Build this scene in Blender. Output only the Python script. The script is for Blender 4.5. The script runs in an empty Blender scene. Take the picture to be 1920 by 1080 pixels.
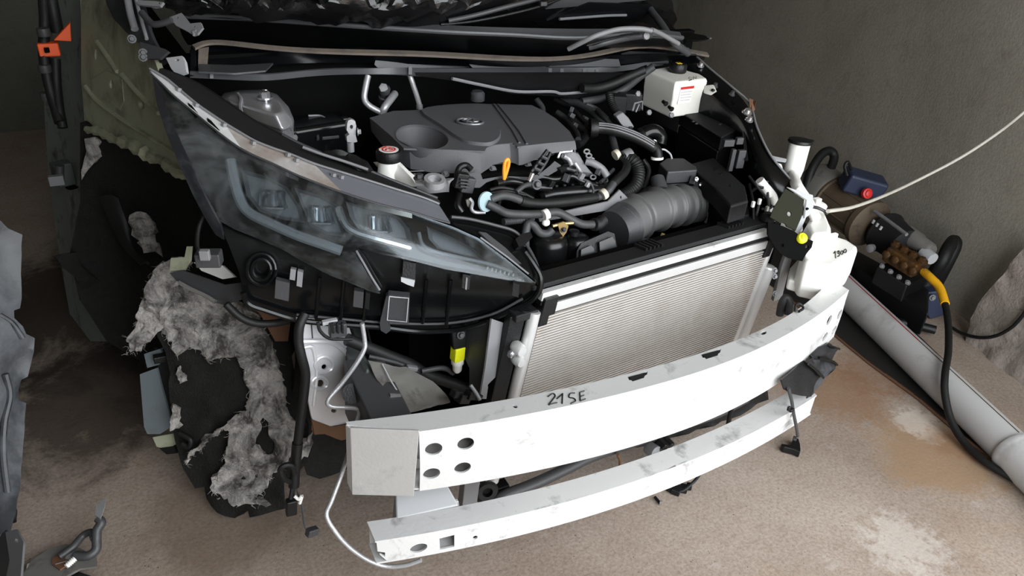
import bpy, bmesh, math, random
from mathutils import Vector, Matrix, noise
from mathutils.geometry import delaunay_2d_cdt

random.seed(7)
SC = bpy.context.scene
COL = SC.collection

# ------------------------------------------------------------------ camera
F_PX = 1400.0
CAM_H = 1.43
RX = Vector((0.89311384, -0.18214822, 0.41130243))     # rows: world axes seen from the camera (right, down, forward)
RY = Vector((-0.44635956, -0.47222477, 0.7601098))
RZ = Vector((0.05577455, -0.86245336, -0.50305408))
EYE = Vector((0, 0, CAM_H))
cam_data = bpy.data.cameras.new('camera')
cam_data.sensor_width = 36.0
cam_data.lens = 36.0 * F_PX / 1920.0
cam_data.clip_start = 0.02
cam = bpy.data.objects.new('camera', cam_data)
COL.objects.link(cam)
cam.matrix_world = Matrix(((RX[0], -RX[1], -RX[2], 0), (RY[0], -RY[1], -RY[2], 0), (RZ[0], -RZ[1], -RZ[2], CAM_H), (0, 0, 0, 1)))
SC.camera = cam

# ------------------------------------------------------------------ daylight: an even overcast sky that enters through the open garage front
world = bpy.data.worlds.new('overcast_sky')
SC.world = world
world.use_nodes = True
bg = world.node_tree.nodes['Background']
bg.inputs[0].default_value = (0.93, 0.97, 1.0, 1)
bg.inputs[1].default_value = 7.6
for loc, size, rz in (((1.28, -0.82, 1.5), 2.9, 0), ((2.72, -0.4, 1.5), 0.85, 90)):      # the open front and the open front corner (sampling portals only)
    portal = bpy.data.lights.new('door_opening', 'AREA')
    portal.shape = 'RECTANGLE'
    portal.size, portal.size_y = size, 3.0
    portal.cycles.is_portal = True
    po = bpy.data.objects.new('door_opening', portal)
    COL.objects.link(po)
    po.location = loc
    po.rotation_euler = (math.radians(90), 0, math.radians(rz))

SC.view_settings.view_transform = 'Standard'
SC.view_settings.look = 'None'
SC.view_settings.exposure = 0.0
SC.view_settings.gamma = 1.0
SC.view_settings.use_curve_mapping = False

# ------------------------------------------------------------------ places: a pixel of the photograph gives a direction, a real depth gives the point
def ray(px, py):
    d = Vector((px - 960.0, py - 540.0, F_PX))
    return Vector((RX.dot(d), RY.dot(d), RZ.dot(d)))
def P(px, py, x=None, y=None, z=None):
    r = ray(px, py)
    k = (z - CAM_H) / r.z if z is not None else (y / r.y if y is not None else x / r.x)
    return EYE + r * k
def Zs(z, *pts): return [P(a, b, z=z) for a, b in pts]
def Ys(y, *pts): return [P(a, b, y=y) for a, b in pts]
def D(*pts): return [P(a, b, y=c) for a, b, c in pts]
def DZ(*pts): return [P(a, b, z=c) for a, b, c in pts]
def Yd(y): return lambda a, b: P(a, b, y=y)
def Zd(z): return lambda a, b: P(a, b, z=z)
def PL(p, q, r):
    n = (q - p).cross(r - p)
    def f(a, b):
        d = ray(a, b)
        return EYE + d * ((p - EYE).dot(n) / d.dot(n))
    return f
def solve(A, B):
    n = len(B)
    M_ = [A[i][:] + [B[i]] for i in range(n)]
    for i in range(n):
        k = max(range(i, n), key=lambda r: abs(M_[r][i]))
        M_[i], M_[k] = M_[k], M_[i]
        for r in range(n):
            if r != i:
                f = M_[r][i] / M_[i][i]
                M_[r] = [u - f * v for u, v in zip(M_[r], M_[i])]
    return [M_[i][n] / M_[i][i] for i in range(n)]
def RB(ctrl, quad=True, key='y'):
    """smooth depth through control points (px, py, depth): least-squares plane or quadric"""
    def feat(a, b):
        a, b = (a - 960) / 500, (b - 540) / 500
        return [1, a, b] + ([a * a, a * b, b * b] if quad else [])
    n = len(feat(0, 0))
    A = [[0.0] * n for _ in range(n)]; Bv = [0.0] * n
    for a, b, c in ctrl:
        f = feat(a, b)
        for i in range(n):
            Bv[i] += f[i] * c
            for j in range(n): A[i][j] += f[i] * f[j]
    for i in range(n): A[i][i] += 1e-6
    w = solve(A, Bv)
    return lambda a, b: P(a, b, **{key: sum(u * v for u, v in zip(w, feat(a, b)))})
def cr(pts, n=6, closed=False):
    """Catmull-Rom through points (any dimension)"""
    pts = [Vector(p) for p in pts]
    m = len(pts); out = []
    for i in range(m if closed else m - 1):
        if closed: p0, p1, p2, p3 = pts[i - 1], pts[i], pts[(i + 1) % m], pts[(i + 2) % m]
        else:
            p1, p2 = pts[i], pts[i + 1]
            p0 = pts[i - 1] if i else p1 * 2 - p2
            p3 = pts[i + 2] if i + 2 < m else p2 * 2 - p1
        for k in range(n):
            t = k / n
            out.append(0.5 * ((2 * p1) + (p2 - p0) * t + (2 * p0 - 5 * p1 + 4 * p2 - p3) * t * t + (3 * p1 - p0 - 3 * p2 + p3) * t ** 3))
    if not closed: out.append(pts[-1])
    return out

# ------------------------------------------------------------------ materials
def lin(c):
    return tuple(((v / 255) / 12.92 if v <= 10 else (((v / 255) + 0.055) / 1.055) ** 2.4) for v in c)
class NT:
    def __init__(s, m): s.t = m.node_tree; s.n = s.t.nodes; s.l = s.t.links
    def new(s, kind, **kw):
        o = s.n.new(kind)
        for k, v in kw.items():
            if k.startswith('i_'):
                o.inputs[k[2:].replace('_', ' ')].default_value = v
            else: setattr(o, k, v)
        return o
    def noise(s, vec, scale, detail=6, rough=0.6, dist=0.0):
        o = s.new('ShaderNodeTexNoise')
        o.inputs['Scale'].default_value = scale; o.inputs['Detail'].default_value = detail
        o.inputs['Roughness'].default_value = rough; o.inputs['Distortion'].default_value = dist
        s.l.new(vec, o.inputs['Vector']); return o.outputs['Fac']
    def ramp(s, fac, a, b, ca=(0, 0, 0, 1), cb=(1, 1, 1, 1)):
        o = s.new('ShaderNodeValToRGB'); e = o.color_ramp.elements
        e[0].position, e[1].position = a, b; e[0].color, e[1].color = ca, cb
        s.l.new(fac, o.inputs[0]); return o.outputs[0]
    def mix(s, fac, a, b, mode='MIX'):
        o = s.new('ShaderNodeMix', data_type='RGBA', blend_type=mode)
        for sock, v in ((o.inputs[0], fac), (o.inputs[6], a), (o.inputs[7], b)):
            if hasattr(v, 'is_output'): s.l.new(v, sock)
            elif isinstance(v, (int, float)): sock.default_value = v
            else: sock.default_value = (*v[:3], 1)
        return o.outputs[2]
    def math(s, op, a, b=0.0):
        o = s.new('ShaderNodeMath', operation=op)
        for sock, v in ((o.inputs[0], a), (o.inputs[1], b)):
            if hasattr(v, 'is_output'): s.l.new(v, sock)
            else: sock.default_value = v
        return o.outputs[0]
    def bump(s, fac, strength, dist=0.01):
        o = s.new('ShaderNodeBump'); o.inputs['Strength'].default_value = strength; o.inputs['Distance'].default_value = dist
        s.l.new(fac, o.inputs['Height']); return o.outputs[0]
def base_mat(name):
    m = bpy.data.materials.new(name); m.use_nodes = True
    t = NT(m)
    return m, t, t.n['Principled BSDF'], t.new('ShaderNodeTexCoord').outputs['Object']
def M(name, rgb, rough=0.5, metal=0.0, var=0.2, scale=25, bump=0.0, bscale=300, coat=0.0, dirt=None, dirt_at=(0.55, 0.7), dscale=14, spec=0.5):
    m, t, b, v = base_mat(name)
    c = lin(rgb)
    f = t.noise(v, scale)
    col = t.mix(f, tuple(x * (1 - var) for x in c), tuple(min(1, x * (1 + var)) for x in c))
    if dirt:
        d = t.ramp(t.noise(v, dscale, 8, 0.65, 0.4), *dirt_at)
        col = t.mix(d, col, lin(dirt))
        r = t.mix(d, (rough,) * 3, (min(1, rough + 0.35),) * 3)
        t.l.new(r, b.inputs['Roughness'])
    else: b.inputs['Roughness'].default_value = rough
    t.l.new(col, b.inputs['Base Color'])
    b.inputs['Metallic'].default_value = metal
    b.inputs['Coat Weight'].default_value = coat
    b.inputs['Specular IOR Level'].default_value = spec
    if bump: t.l.new(t.bump(t.noise(v, bscale, 4), bump, 0.004), b.inputs['Normal'])
    return m
MT = dict(
    alu=M('beam_aluminium', (212, 212, 212), 0.42, 0.35, 0.05, 6, 0.15, 90, dirt=(140, 139, 138), dirt_at=(0.56, 0.7), dscale=12),
    alu_dark=M('aluminium_cut_plate', (176, 174, 172), 0.5, 0.4, 0.07, 9, 0.1, 120, dirt=(140, 138, 136), dirt_at=(0.55, 0.8), dscale=8),
    tower_paint=M('tower_silver', (196, 195, 198), 0.26, 0.75, 0.06, 6, 0.05, 60),
    fender=M('dusty_dark_fender', (46, 49, 53), 0.4, 0, 0.2, 8, 0.15, 60, dirt=(104, 106, 110), dirt_at=(0.45, 0.8), dscale=7),
    pillar=M('grey_green_pillar', (118, 124, 120), 0.6, 0, 0.2, 10, 0.2, 50, dirt=(70, 70, 66)),
    runner=M('satin_black', (16, 16, 17), 0.28, 0, 0.2, 14, spec=0.42),
    emblem=M('emblem_metal', (120, 120, 124), 0.3, 0.5, 0.1),
    clamp=M('cream_clamp', (196, 190, 172), 0.5),
    white_res=M('cream_reservoir', (222, 220, 212), 0.42, 0, 0.03, 8, 0.04, 40),
    silver=M('cast_silver', (170, 170, 172), 0.38, 0.5, 0.12, 20, 0.2, 150),
    paint_silver=M('silver_paint', (205, 204, 207), 0.32, 0.35, 0.06, 6, 0.05, 60, coat=0.3),
    chrome=M('bright_zinc', (215, 215, 218), 0.22, 0.9, 0.05),
    fin=M('condenser_fin', (184, 179, 174), 0.5, 0.25, 0.12, 30, dirt=(150, 136, 124), dirt_at=(0.5, 0.8), dscale=5),
    fin_back=M('condenser_core', (50, 46, 43), 0.7, 0.2, 0.2, 60),
    header=M('condenser_header', (205, 204, 203), 0.4, 0.45, 0.08, 12),
    black=M('black_plastic', (17, 17, 18), 0.42, 0, 0.25, 30, 0.25, 260, spec=0.35),
    black_matte=M('black_matte_plastic', (26, 26, 27), 0.6, 0, 0.2, 25, 0.3, 320, spec=0.25),
    black_gloss=M('black_gloss_plastic', (9, 10, 11), 0.2, 0, 0.3, 12, 0.05, 40, dirt=(26, 27, 28), dirt_at=(0.6, 0.85), dscale=10, spec=0.32),
    deep=M('deep_shade_black', (8, 8, 8), 0.8, 0, 0.2, spec=0.06),  # bay's shade put into the colour; also used for plain black parts
    rubber=M('black_rubber', (20, 20, 20), 0.55, 0, 0.15, 40, 0.2, 200, spec=0.3),
    hose=M('grey_rubber_hose', (52, 53, 54), 0.58, 0, 0.12, 30, 0.15, 200),
    intake=M('grey_intake_rubber', (86, 86, 86), 0.5, 0, 0.1, 20, 0.1, 120),
    cover=M('engine_cover_plastic', (84, 84, 87), 0.55, 0, 0.06, 20, 0.35, 700),
    dkgrey=M('dark_grey_plastic', (54, 54, 56), 0.5, 0, 0.1, 30, 0.15, 200),
    grey=M('grey_plastic', (112, 112, 114), 0.5, 0, 0.08, 30, 0.1, 200),
    lightgrey=M('light_grey_plastic', (165, 166, 168), 0.5, 0, 0.06, 20),
    white=M('white_polyethylene', (236, 235, 230), 0.42, 0, 0.03, 8, 0.04, 40),
    white_dirty=M('white_foam', (205, 204, 202), 0.7, 0, 0.06, 20),
    felt_black=M('black_felt', (36, 35, 34), 0.95, 0, 0.35, 60, 1.0, 220, spec=0.06),
    green=M('green_primer', (146, 148, 126), 0.6, 0.05, 0.14, 8, 0.2, 40, dirt=(84, 80, 68), dirt_at=(0.5, 0.75), dscale=7),
    olive=M('olive_primer', (38, 39, 29), 0.75, 0, 0.12, 12, spec=0.12),
    dkgreen=M('dark_green_metal', (64, 71, 68), 0.5, 0.2, 0.2, 14),
    orange=M('orange_plastic', (226, 84, 28), 0.5, 0, 0.08),
    dip=M('orange_dipstick', (240, 150, 40), 0.4, 0, 0.05),
    yellow=M('yellow_plastic', (224, 226, 30), 0.4, 0, 0.05),
    hose_yellow=M('yellow_hose_sleeve', (225, 165, 20), 0.5, 0, 0.1, dirt=(120, 90, 20)),
    red=M('red_paint', (196, 36, 34), 0.45),
    redline=M('red_pipe_print', (140, 40, 44), 0.5),
    ink=M('marker_ink', (12, 12, 14), 0.5),
    label_white=M('label_paper', (228, 226, 222), 0.5),
    label_yellow=M('label_yellow', (228, 196, 60), 0.5),
    blue_grey=M('blue_grey_rubber', (150, 172, 178), 0.6),
    brass=M('brass', (96, 66, 32), 0.45, 0.6, 0.3, 30, 0.3, 80, dirt=(38, 28, 18), dirt_at=(0.4, 0.62), dscale=30),
    gold=M('gold_zinc', (205, 176, 120), 0.35, 0.8, 0.1),
    pvc=M('pvc_pipe', (176, 175, 175), 0.4, 0, 0.05, 4, dirt=(120, 118, 116), dirt_at=(0.52, 0.75), dscale=5),
    motor=M('motor_brown', (84, 72, 58), 0.6, 0.2, 0.25, 20, 0.2, 60, dirt=(48, 42, 36)),
    motor_grey=M('motor_grey', (104, 102, 98), 0.6, 0.2, 0.15, 20, dirt=(66, 62, 58)),
    blue=M('blue_box_plastic', (38, 46, 68), 0.5, 0, 0.2),
    cable_white=M('white_cable', (186, 182, 172), 0.55),
    mat_black=M('black_sheet', (22, 20, 19), 0.6, 0, 0.3, 6, 0.2, 40, dirt=(44, 38, 33), dirt_at=(0.6, 0.8), dscale=5),
    rust=M('rusty_steel', (96, 66, 46), 0.75, 0.1, 0.3, 30, 0.3, 90),
    dust_black=M('dusty_black_panel', (26, 27, 30), 0.36, 0, 0.2, 10, 0.15, 60, dirt=(76, 77, 80), dirt_at=(0.5, 0.85), dscale=6),
    cowl=M('cowl_plastic', (11, 12, 14), 0.34, 0, 0.15, 10, 0.1, 200, dirt=(30, 29, 29), dirt_at=(0.6, 0.9), dscale=6, spec=0.22),
    cowl_dusty=M('dusty_cowl_lip', (106, 97, 88), 0.6, 0, 0.2, 14, 0.15, 120, dirt=(64, 61, 58), dirt_at=(0.5, 0.75), dscale=10),
    cowl_grey=M('grey_cowl_seal', (66, 67, 69), 0.4, 0, 0.1, 16, 0.05, 120),
    wrap=M('black_film', (12, 12, 13), 0.22, 0, 0.3, 10, 0.5, 26, dirt=(40, 40, 42), dirt_at=(0.6, 0.85), dscale=12),
    slab=M('rough_plaster', (156, 146, 138), 0.9, 0, 0.16, 14, 1.0, 60, dirt=(112, 104, 98), dirt_at=(0.55, 0.7), dscale=22),
)
def mat_strip():
    m, t, b, v = base_mat('mirror_strip')
    b.inputs['Base Color'].default_value = (*lin((150, 130, 115)), 1)
    b.inputs['Metallic'].default_value = 0.6
    b.inputs['Roughness'].default_value = 0.2
    f = t.ramp(t.noise(v, 9, 5), 0.42, 0.62)
    t.l.new(t.mix(f, lin((186, 172, 162)), lin((226, 224, 222))), b.inputs['Base Color'])  # tan and pale tones painted for what the strip reflects
    return m
MT['strip'] = mat_strip()
MT['strip_white'] = M('reflection_white', (228, 228, 228), 0.22, 0.4, 0.04)  # white reflection put into the strip colour
MT['strip_gloss'] = M('reflection_grey', (112, 114, 120), 0.12, 0.3, 0.1, 14)  # blue-grey reflection put into the strip colour
MT['shield'] = M('dull_shield_metal', (104, 112, 116), 0.5, 0.2, 0.08, 12, dirt=(92, 92, 88), dirt_at=(0.55, 0.8), dscale=12)
def mat_felt():
    m, t, b, v = base_mat('grey_wool_felt')
    f = t.noise(v, 16, 9, 0.7, 0.5)
    c1 = t.mix(t.ramp(f, 0.4, 0.58), lin((104, 100, 97)), lin((236, 231, 226)))
    c2 = t.mix(t.ramp(t.noise(v, 160, 5, 0.7), 0.35, 0.7), (0.7, 0.7, 0.7), (1.05, 1.04, 1.02))
    t.l.new(t.mix(1.0, c1, c2, 'MULTIPLY'), b.inputs['Base Color'])
    b.inputs['Roughness'].default_value = 1.0
    b.inputs['Specular IOR Level'].default_value = 0.05
    t.l.new(t.bump(t.noise(v, 90, 8, 0.75), 1.0, 0.02), b.inputs['Normal'])
    return m
MT['felt'] = mat_felt()
def mat_lens():
    """clear polycarbonate under a patchy film of dust"""
    m, t, b, v = base_mat('dusty_headlight_lens')
    out = t.n['Material Output']
    glass = t.new('ShaderNodeBsdfTransparent'); glass.inputs[0].default_value = (0.86, 0.9, 0.92, 1)
    gl = t.new('ShaderNodeBsdfGlossy'); gl.inputs['Roughness'].default_value = 0.16; gl.inputs['Color'].default_value = (0.6, 0.62, 0.64, 1)
    fr = t.new('ShaderNodeFresnel'); fr.inputs[0].default_value = 1.5
    a = t.new('ShaderNodeMixShader'); t.l.new(fr.outputs[0], a.inputs[0]); t.l.new(glass.outputs[0], a.inputs[1]); t.l.new(gl.outputs[0], a.inputs[2])
    du = t.new('ShaderNodeBsdfDiffuse'); t.l.new(t.mix(t.noise(v, 12, 6), lin((118, 116, 112)), lin((150, 158, 162))), du.inputs[0])
    d1 = t.ramp(t.noise(v, 7, 9, 0.68, 0.8), 0.46, 0.74, (0.02, 0.02, 0.02, 1), (0.4, 0.4, 0.4, 1))
    d2 = t.ramp(t.noise(v, 70, 5, 0.7), 0.3, 0.7, (0.55, 0.55, 0.55, 1), (1, 1, 1, 1))
    x = t.new('ShaderNodeMixShader'); t.l.new(t.mix(1.0, d1, d2, 'MULTIPLY'), x.inputs[0]); t.l.new(a.outputs[0], x.inputs[1]); t.l.new(du.outputs[0], x.inputs[2])
    t.l.new(x.outputs[0], out.inputs['Surface'])
    return m
MT['lens'] = mat_lens()
def mat_clear():
    m, t, b, v = base_mat('clear_lamp_glass')
    out = t.n['Material Output']
    glass = t.new('ShaderNodeBsdfTransparent'); glass.inputs[0].default_value = (0.8, 0.84, 0.86, 1)
    gl = t.new('ShaderNodeBsdfGlossy'); gl.inputs['Roughness'].default_value = 0.05
    fr = t.new('ShaderNodeFresnel'); fr.inputs[0].default_value = 1.7
    a = t.new('ShaderNodeMixShader'); t.l.new(fr.outputs[0], a.inputs[0]); t.l.new(glass.outputs[0], a.inputs[1]); t.l.new(gl.outputs[0], a.inputs[2])
    t.l.new(a.outputs[0], out.inputs['Surface'])
    return m
MT['clear'] = mat_clear()
def mat_floor():
    m, t, b, v = base_mat('dusty_concrete_floor')
    n1 = t.noise(v, 1.7, 7, 0.6, 0.3); n2 = t.noise(v, 9, 8, 0.7); n3 = t.noise(v, 120, 4, 0.7); n4 = t.noise(v, 4.0, 8, 0.66, 0.9)
    c = t.mix(t.ramp(n1, 0.32, 0.68), lin((140, 125, 113)), lin((168, 156, 145)))
    c = t.mix(t.math('MULTIPLY', t.ramp(n4, 0.55, 0.75), 0.35), c, lin((150, 124, 102)))          # brown oil and rust stains
    c = t.mix(t.math('MULTIPLY', t.ramp(n2, 0.6, 0.75), 0.4), c, lin((196, 190, 184)))          # pale scuffs
    n5 = t.noise(v, 34, 8, 0.75)
    c = t.mix(t.ramp(n3, 0.36, 0.6), t.mix(1.0, c, (0.72, 0.7, 0.68), 'MULTIPLY'), c)
    c = t.mix(t.math('MULTIPLY', t.ramp(n5, 0.5, 0.66), 0.45), c, t.mix(1.0, c, (0.72, 0.66, 0.6), 'MULTIPLY'))
    vor = t.new('ShaderNodeTexVoronoi'); vor.inputs['Scale'].default_value = 55; t.l.new(v, vor.inputs['Vector'])
    pit = t.math('MULTIPLY', t.ramp(vor.outputs['Distance'], 0.05, 0.13, (1, 1, 1, 1), (0, 0, 0, 1)), t.ramp(n2, 0.45, 0.6))
    c = t.mix(pit, c, lin((86, 74, 64)))
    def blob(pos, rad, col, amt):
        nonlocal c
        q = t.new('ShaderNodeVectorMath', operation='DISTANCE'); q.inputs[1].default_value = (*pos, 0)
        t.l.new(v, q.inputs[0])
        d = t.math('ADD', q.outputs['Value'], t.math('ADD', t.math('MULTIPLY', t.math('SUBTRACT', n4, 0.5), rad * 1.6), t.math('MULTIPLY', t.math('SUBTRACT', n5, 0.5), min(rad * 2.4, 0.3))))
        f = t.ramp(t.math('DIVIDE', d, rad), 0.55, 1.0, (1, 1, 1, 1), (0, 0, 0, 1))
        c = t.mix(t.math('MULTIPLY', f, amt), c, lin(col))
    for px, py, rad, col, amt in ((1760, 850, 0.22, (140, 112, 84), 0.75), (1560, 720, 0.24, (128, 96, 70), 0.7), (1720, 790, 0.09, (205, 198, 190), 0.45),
                                  (1850, 790, 0.07, (205, 198, 190), 0.45), (1700, 1020, 0.12, (200, 194, 188), 0.35), (200, 740, 0.36, (58, 49, 42), 0.85), (190, 560, 0.62, (44, 37, 31), 0.9), (1640, 690, 0.2, (120, 86, 62), 0.5), (1800, 830, 0.1, (130, 96, 70), 0.5), (430, 960, 0.25, (96, 78, 64), 0.5)):  # the wide dark blobs at left paint floor shade together with oil stain
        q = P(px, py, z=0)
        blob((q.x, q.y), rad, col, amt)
    t.l.new(c, b.inputs['Base Color'])
    b.inputs['Roughness'].default_value = 0.85
    b.inputs['Specular IOR Level'].default_value = 0.25
    h = t.math('ADD', t.math('MULTIPLY', n3, 0.4), t.math('SUBTRACT', n2, t.math('MULTIPLY', pit, 0.6)))
    t.l.new(t.bump(h, 0.35, 0.006), b.inputs['Normal'])
    return m
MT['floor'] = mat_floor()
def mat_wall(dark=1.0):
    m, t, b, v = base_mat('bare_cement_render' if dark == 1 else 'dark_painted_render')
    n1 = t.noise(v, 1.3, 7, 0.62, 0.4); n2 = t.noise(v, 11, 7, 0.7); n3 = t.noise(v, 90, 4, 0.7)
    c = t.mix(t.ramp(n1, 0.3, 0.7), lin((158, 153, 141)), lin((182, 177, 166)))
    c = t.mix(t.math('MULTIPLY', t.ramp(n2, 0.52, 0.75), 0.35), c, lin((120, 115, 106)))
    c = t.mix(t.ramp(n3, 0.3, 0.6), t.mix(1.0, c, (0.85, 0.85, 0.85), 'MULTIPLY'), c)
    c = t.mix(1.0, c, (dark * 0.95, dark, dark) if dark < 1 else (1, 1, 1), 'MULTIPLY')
    t.l.new(c, b.inputs['Base Color'])
    b.inputs['Roughness'].default_value = 0.92
    b.inputs['Specular IOR Level'].default_value = 0.15
    t.l.new(t.bump(t.math('ADD', n2, n3), 0.3, 0.006), b.inputs['Normal'])
    return m
MT['wall'] = mat_wall()
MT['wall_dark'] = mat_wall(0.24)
# ------------------------------------------------------------------ builders
def mesh_obj(name, verts, faces, mat, parent=None, smooth=38, bevel=0.0, sub=0, solid=0.0, kind=None, soff=-1.0):
    me = bpy.data.meshes.new(name)
    me.from_pydata([tuple(v) for v in verts], [], faces)
    me.validate(); me.update()
    me.materials.append(MT[mat] if isinstance(mat, str) else mat)
    if smooth:
        me.polygons.foreach_set('use_smooth', [True] * len(me.polygons))
        me.set_sharp_from_angle(angle=math.radians(smooth))
    o = bpy.data.objects.new(name, me)
    COL.objects.link(o)
    if parent: o.parent = parent
    if kind: o['kind'] = kind
    if solid:
        s = o.modifiers.new('thickness', 'SOLIDIFY'); s.thickness = solid; s.offset = soff
        if not sub:
            s = o.modifiers.new('hard', 'EDGE_SPLIT'); s.split_angle = math.radians(smooth or 30)
    if bevel:
        s = o.modifiers.new('edge', 'BEVEL'); s.width = bevel; s.segments = 2; s.limit_method = 'ANGLE'; s.angle_limit = math.radians(40)
        s.harden_normals = True
    if sub:
        s = o.modifiers.new('smooth', 'SUBSURF'); s.levels = s.render_levels = sub; s.boundary_smooth = 'PRESERVE_CORNERS'
        if solid: # the sheet is smoothed first and thickened after
            o.modifiers.move(o.modifiers.find('smooth'), 0)
            s = o.modifiers.new('hard', 'EDGE_SPLIT'); s.split_angle = math.radians(smooth or 30)
    return o
def thing(name, label, cat, group=None):
    o = bpy.data.objects.new(name, None); COL.objects.link(o)
    o.empty_display_size = 0.05
    return tag(o, label, cat, group)
def tag(o, label, cat, group=None, kind=None):
    o['label'] = label; o['category'] = cat
    if group: o['group'] = group
    if kind: o['kind'] = kind
    return o
def struct(o):
    o['kind'] = 'structure'; return o

class MB:
    def __init__(s): s.v = []; s.f = []
    def loft(s, rings, cap0=True, cap1=True, closed=True):
        b = len(s.v); n = len(rings[0])
        for r in rings: s.v += [Vector(q) for q in r]
        for i in range(len(rings) - 1):
            for j in range(n if closed else n - 1):
                k = (j + 1) % n
                s.f.append((b + i * n + j, b + i * n + k, b + (i + 1) * n + k, b + (i + 1) * n + j))
        if cap0: s.f.append(tuple(reversed(range(b, b + n))))
        if cap1: s.f.append(tuple(range(b + (len(rings) - 1) * n, b + len(rings) * n)))
        return s
    def tube(s, pts, r, seg=10, squash=1.0, up=None, cap=True):
        pts = [Vector(p) for p in pts]; n = len(pts)
        rr = r if isinstance(r, (list, tuple)) else [r] * n
        t0 = (pts[1] - pts[0]).normalized()
        u = Vector(up) if up else (Vector((0, 0, 1)) if abs(t0.z) < 0.9 else Vector((1, 0, 0)))
        rings = []
        for i, p in enumerate(pts):
            t = (pts[min(i + 1, n - 1)] - pts[max(i - 1, 0)])
            t = t.normalized() if t.length > 1e-9 else t0
            if up: u = Vector(up)
            u = (u - t * u.dot(t)); u = u.normalized() if u.length > 1e-6 else t.orthogonal().normalized()
            w = t.cross(u)
            rings.append([p + (w * math.cos(a) + u * math.sin(a) * squash) * rr[i] for a in [2 * math.pi * k / seg for k in range(seg)]])
        return s.loft(rings, cap, cap)
    def lathe(s, p, axis, prof, seg=20, u=None):
        axis = Vector(axis).normalized(); p = Vector(p)
        u = (Vector(u) - axis * Vector(u).dot(axis)).normalized() if u else axis.orthogonal().normalized()
        w = axis.cross(u)
        return s.loft([[p + axis * h + (u * math.cos(a) + w * math.sin(a)) * r for a in [2 * math.pi * k / seg for k in range(seg)]] for r, h in prof])
    def box(s, c, size, rot=None):
        c = Vector(c); hx, hy, hz = [q / 2 for q in size]
        R = rot if rot else Matrix.Identity(3)
        q = lambda x, y, z: c + R @ Vector((x * hx, y * hy, z * hz))
        return s.loft([[q(-1, -1, k), q(1, -1, k), q(1, 1, k), q(-1, 1, k)] for k in (-1, 1)])
    def prism(s, poly, vec):
        poly = [Vector(p) for p in poly]; vec = Vector(vec)
        n = Vector((0, 0, 0))
        for i in range(len(poly)): n += poly[i].cross(poly[(i + 1) % len(poly)])
        if n.dot(vec) < 0: poly = poly[::-1]
        return s.loft([poly, [p + vec for p in poly]])
    def build(s, name, mat, parent=None, **k): return mesh_obj(name, s.v, s.f, mat, parent, **k)

def rot_xyz(x=0, y=0, z=0):
    from mathutils import Euler
    return Euler((math.radians(x), math.radians(y), math.radians(z))).to_matrix()
def tube(name, pts, r, mat, parent=None, seg=10, n=6, **k):
    return MB().tube(cr(pts, n) if n else pts, r, seg).build(name, mat, parent, **k)
def box(name, c, size, mat, parent=None, rot=None, bevel=0.003, **k):
    return MB().box(c, size, rot).build(name, mat, parent, bevel=bevel, **k)
def cyl(name, p0, p1, r0, mat, parent=None, r1=None, seg=20, bevel=0.0, **k):
    p0, p1 = Vector(p0), Vector(p1); h = (p1 - p0).length
    return MB().lathe(p0, p1 - p0, [(r0, 0), (r0 if r1 is None else r1, h)], seg).build(name, mat, parent, bevel=bevel, **k)
def lathe(name, p, axis, prof, mat, parent=None, seg=22, **k):
    return MB().lathe(p, axis, prof, seg).build(name, mat, parent, **k)
def prism(name, poly, vec, mat, parent=None, bevel=0.003, **k):
    return MB().prism(poly, vec).build(name, mat, parent, bevel=bevel, **k)
def bolt(p, axis, r, mat='chrome', parent=None, name='bolt'):
    axis = Vector(axis).normalized()
    b = MB().lathe(p, axis, [(r * 1.5, 0), (r * 1.5, r * 0.3)], 16)
    b.lathe(Vector(p) + axis * r * 0.3, axis, [(r, 0), (r, r * 0.9), (r * 0.8, r * 1.05)], 6)
    return b.build(name, mat, parent, smooth=30)
def inside(p, poly):
    x, y = p; c = False; n = len(poly); j = n - 1
    for i in range(n):
        xi, yi = poly[i]; xj, yj = poly[j]
        if (yi > y) != (yj > y) and x < (xj - xi) * (y - yi) / (yj - yi + 1e-12) + xi: c = not c
        j = i
    return c
def dens(poly, step):
    out = []
    for i in range(len(poly)):
        a, b = Vector(poly[i][:2]), Vector(poly[(i + 1) % len(poly)][:2])
        k = max(1, int((b - a).length / step))
        out += [tuple(a + (b - a) * (j / k)) for j in range(k)]
    return out
def oval(cx, cy, rx, ry, n=18, rot=0.0):
    ca, sa = math.cos(math.radians(rot)), math.sin(math.radians(rot))
    return [(cx + rx * math.cos(t) * ca - ry * math.sin(t) * sa, cy + rx * math.cos(t) * sa + ry * math.sin(t) * ca) for t in [2 * math.pi * k / n for k in range(n)]]
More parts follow.
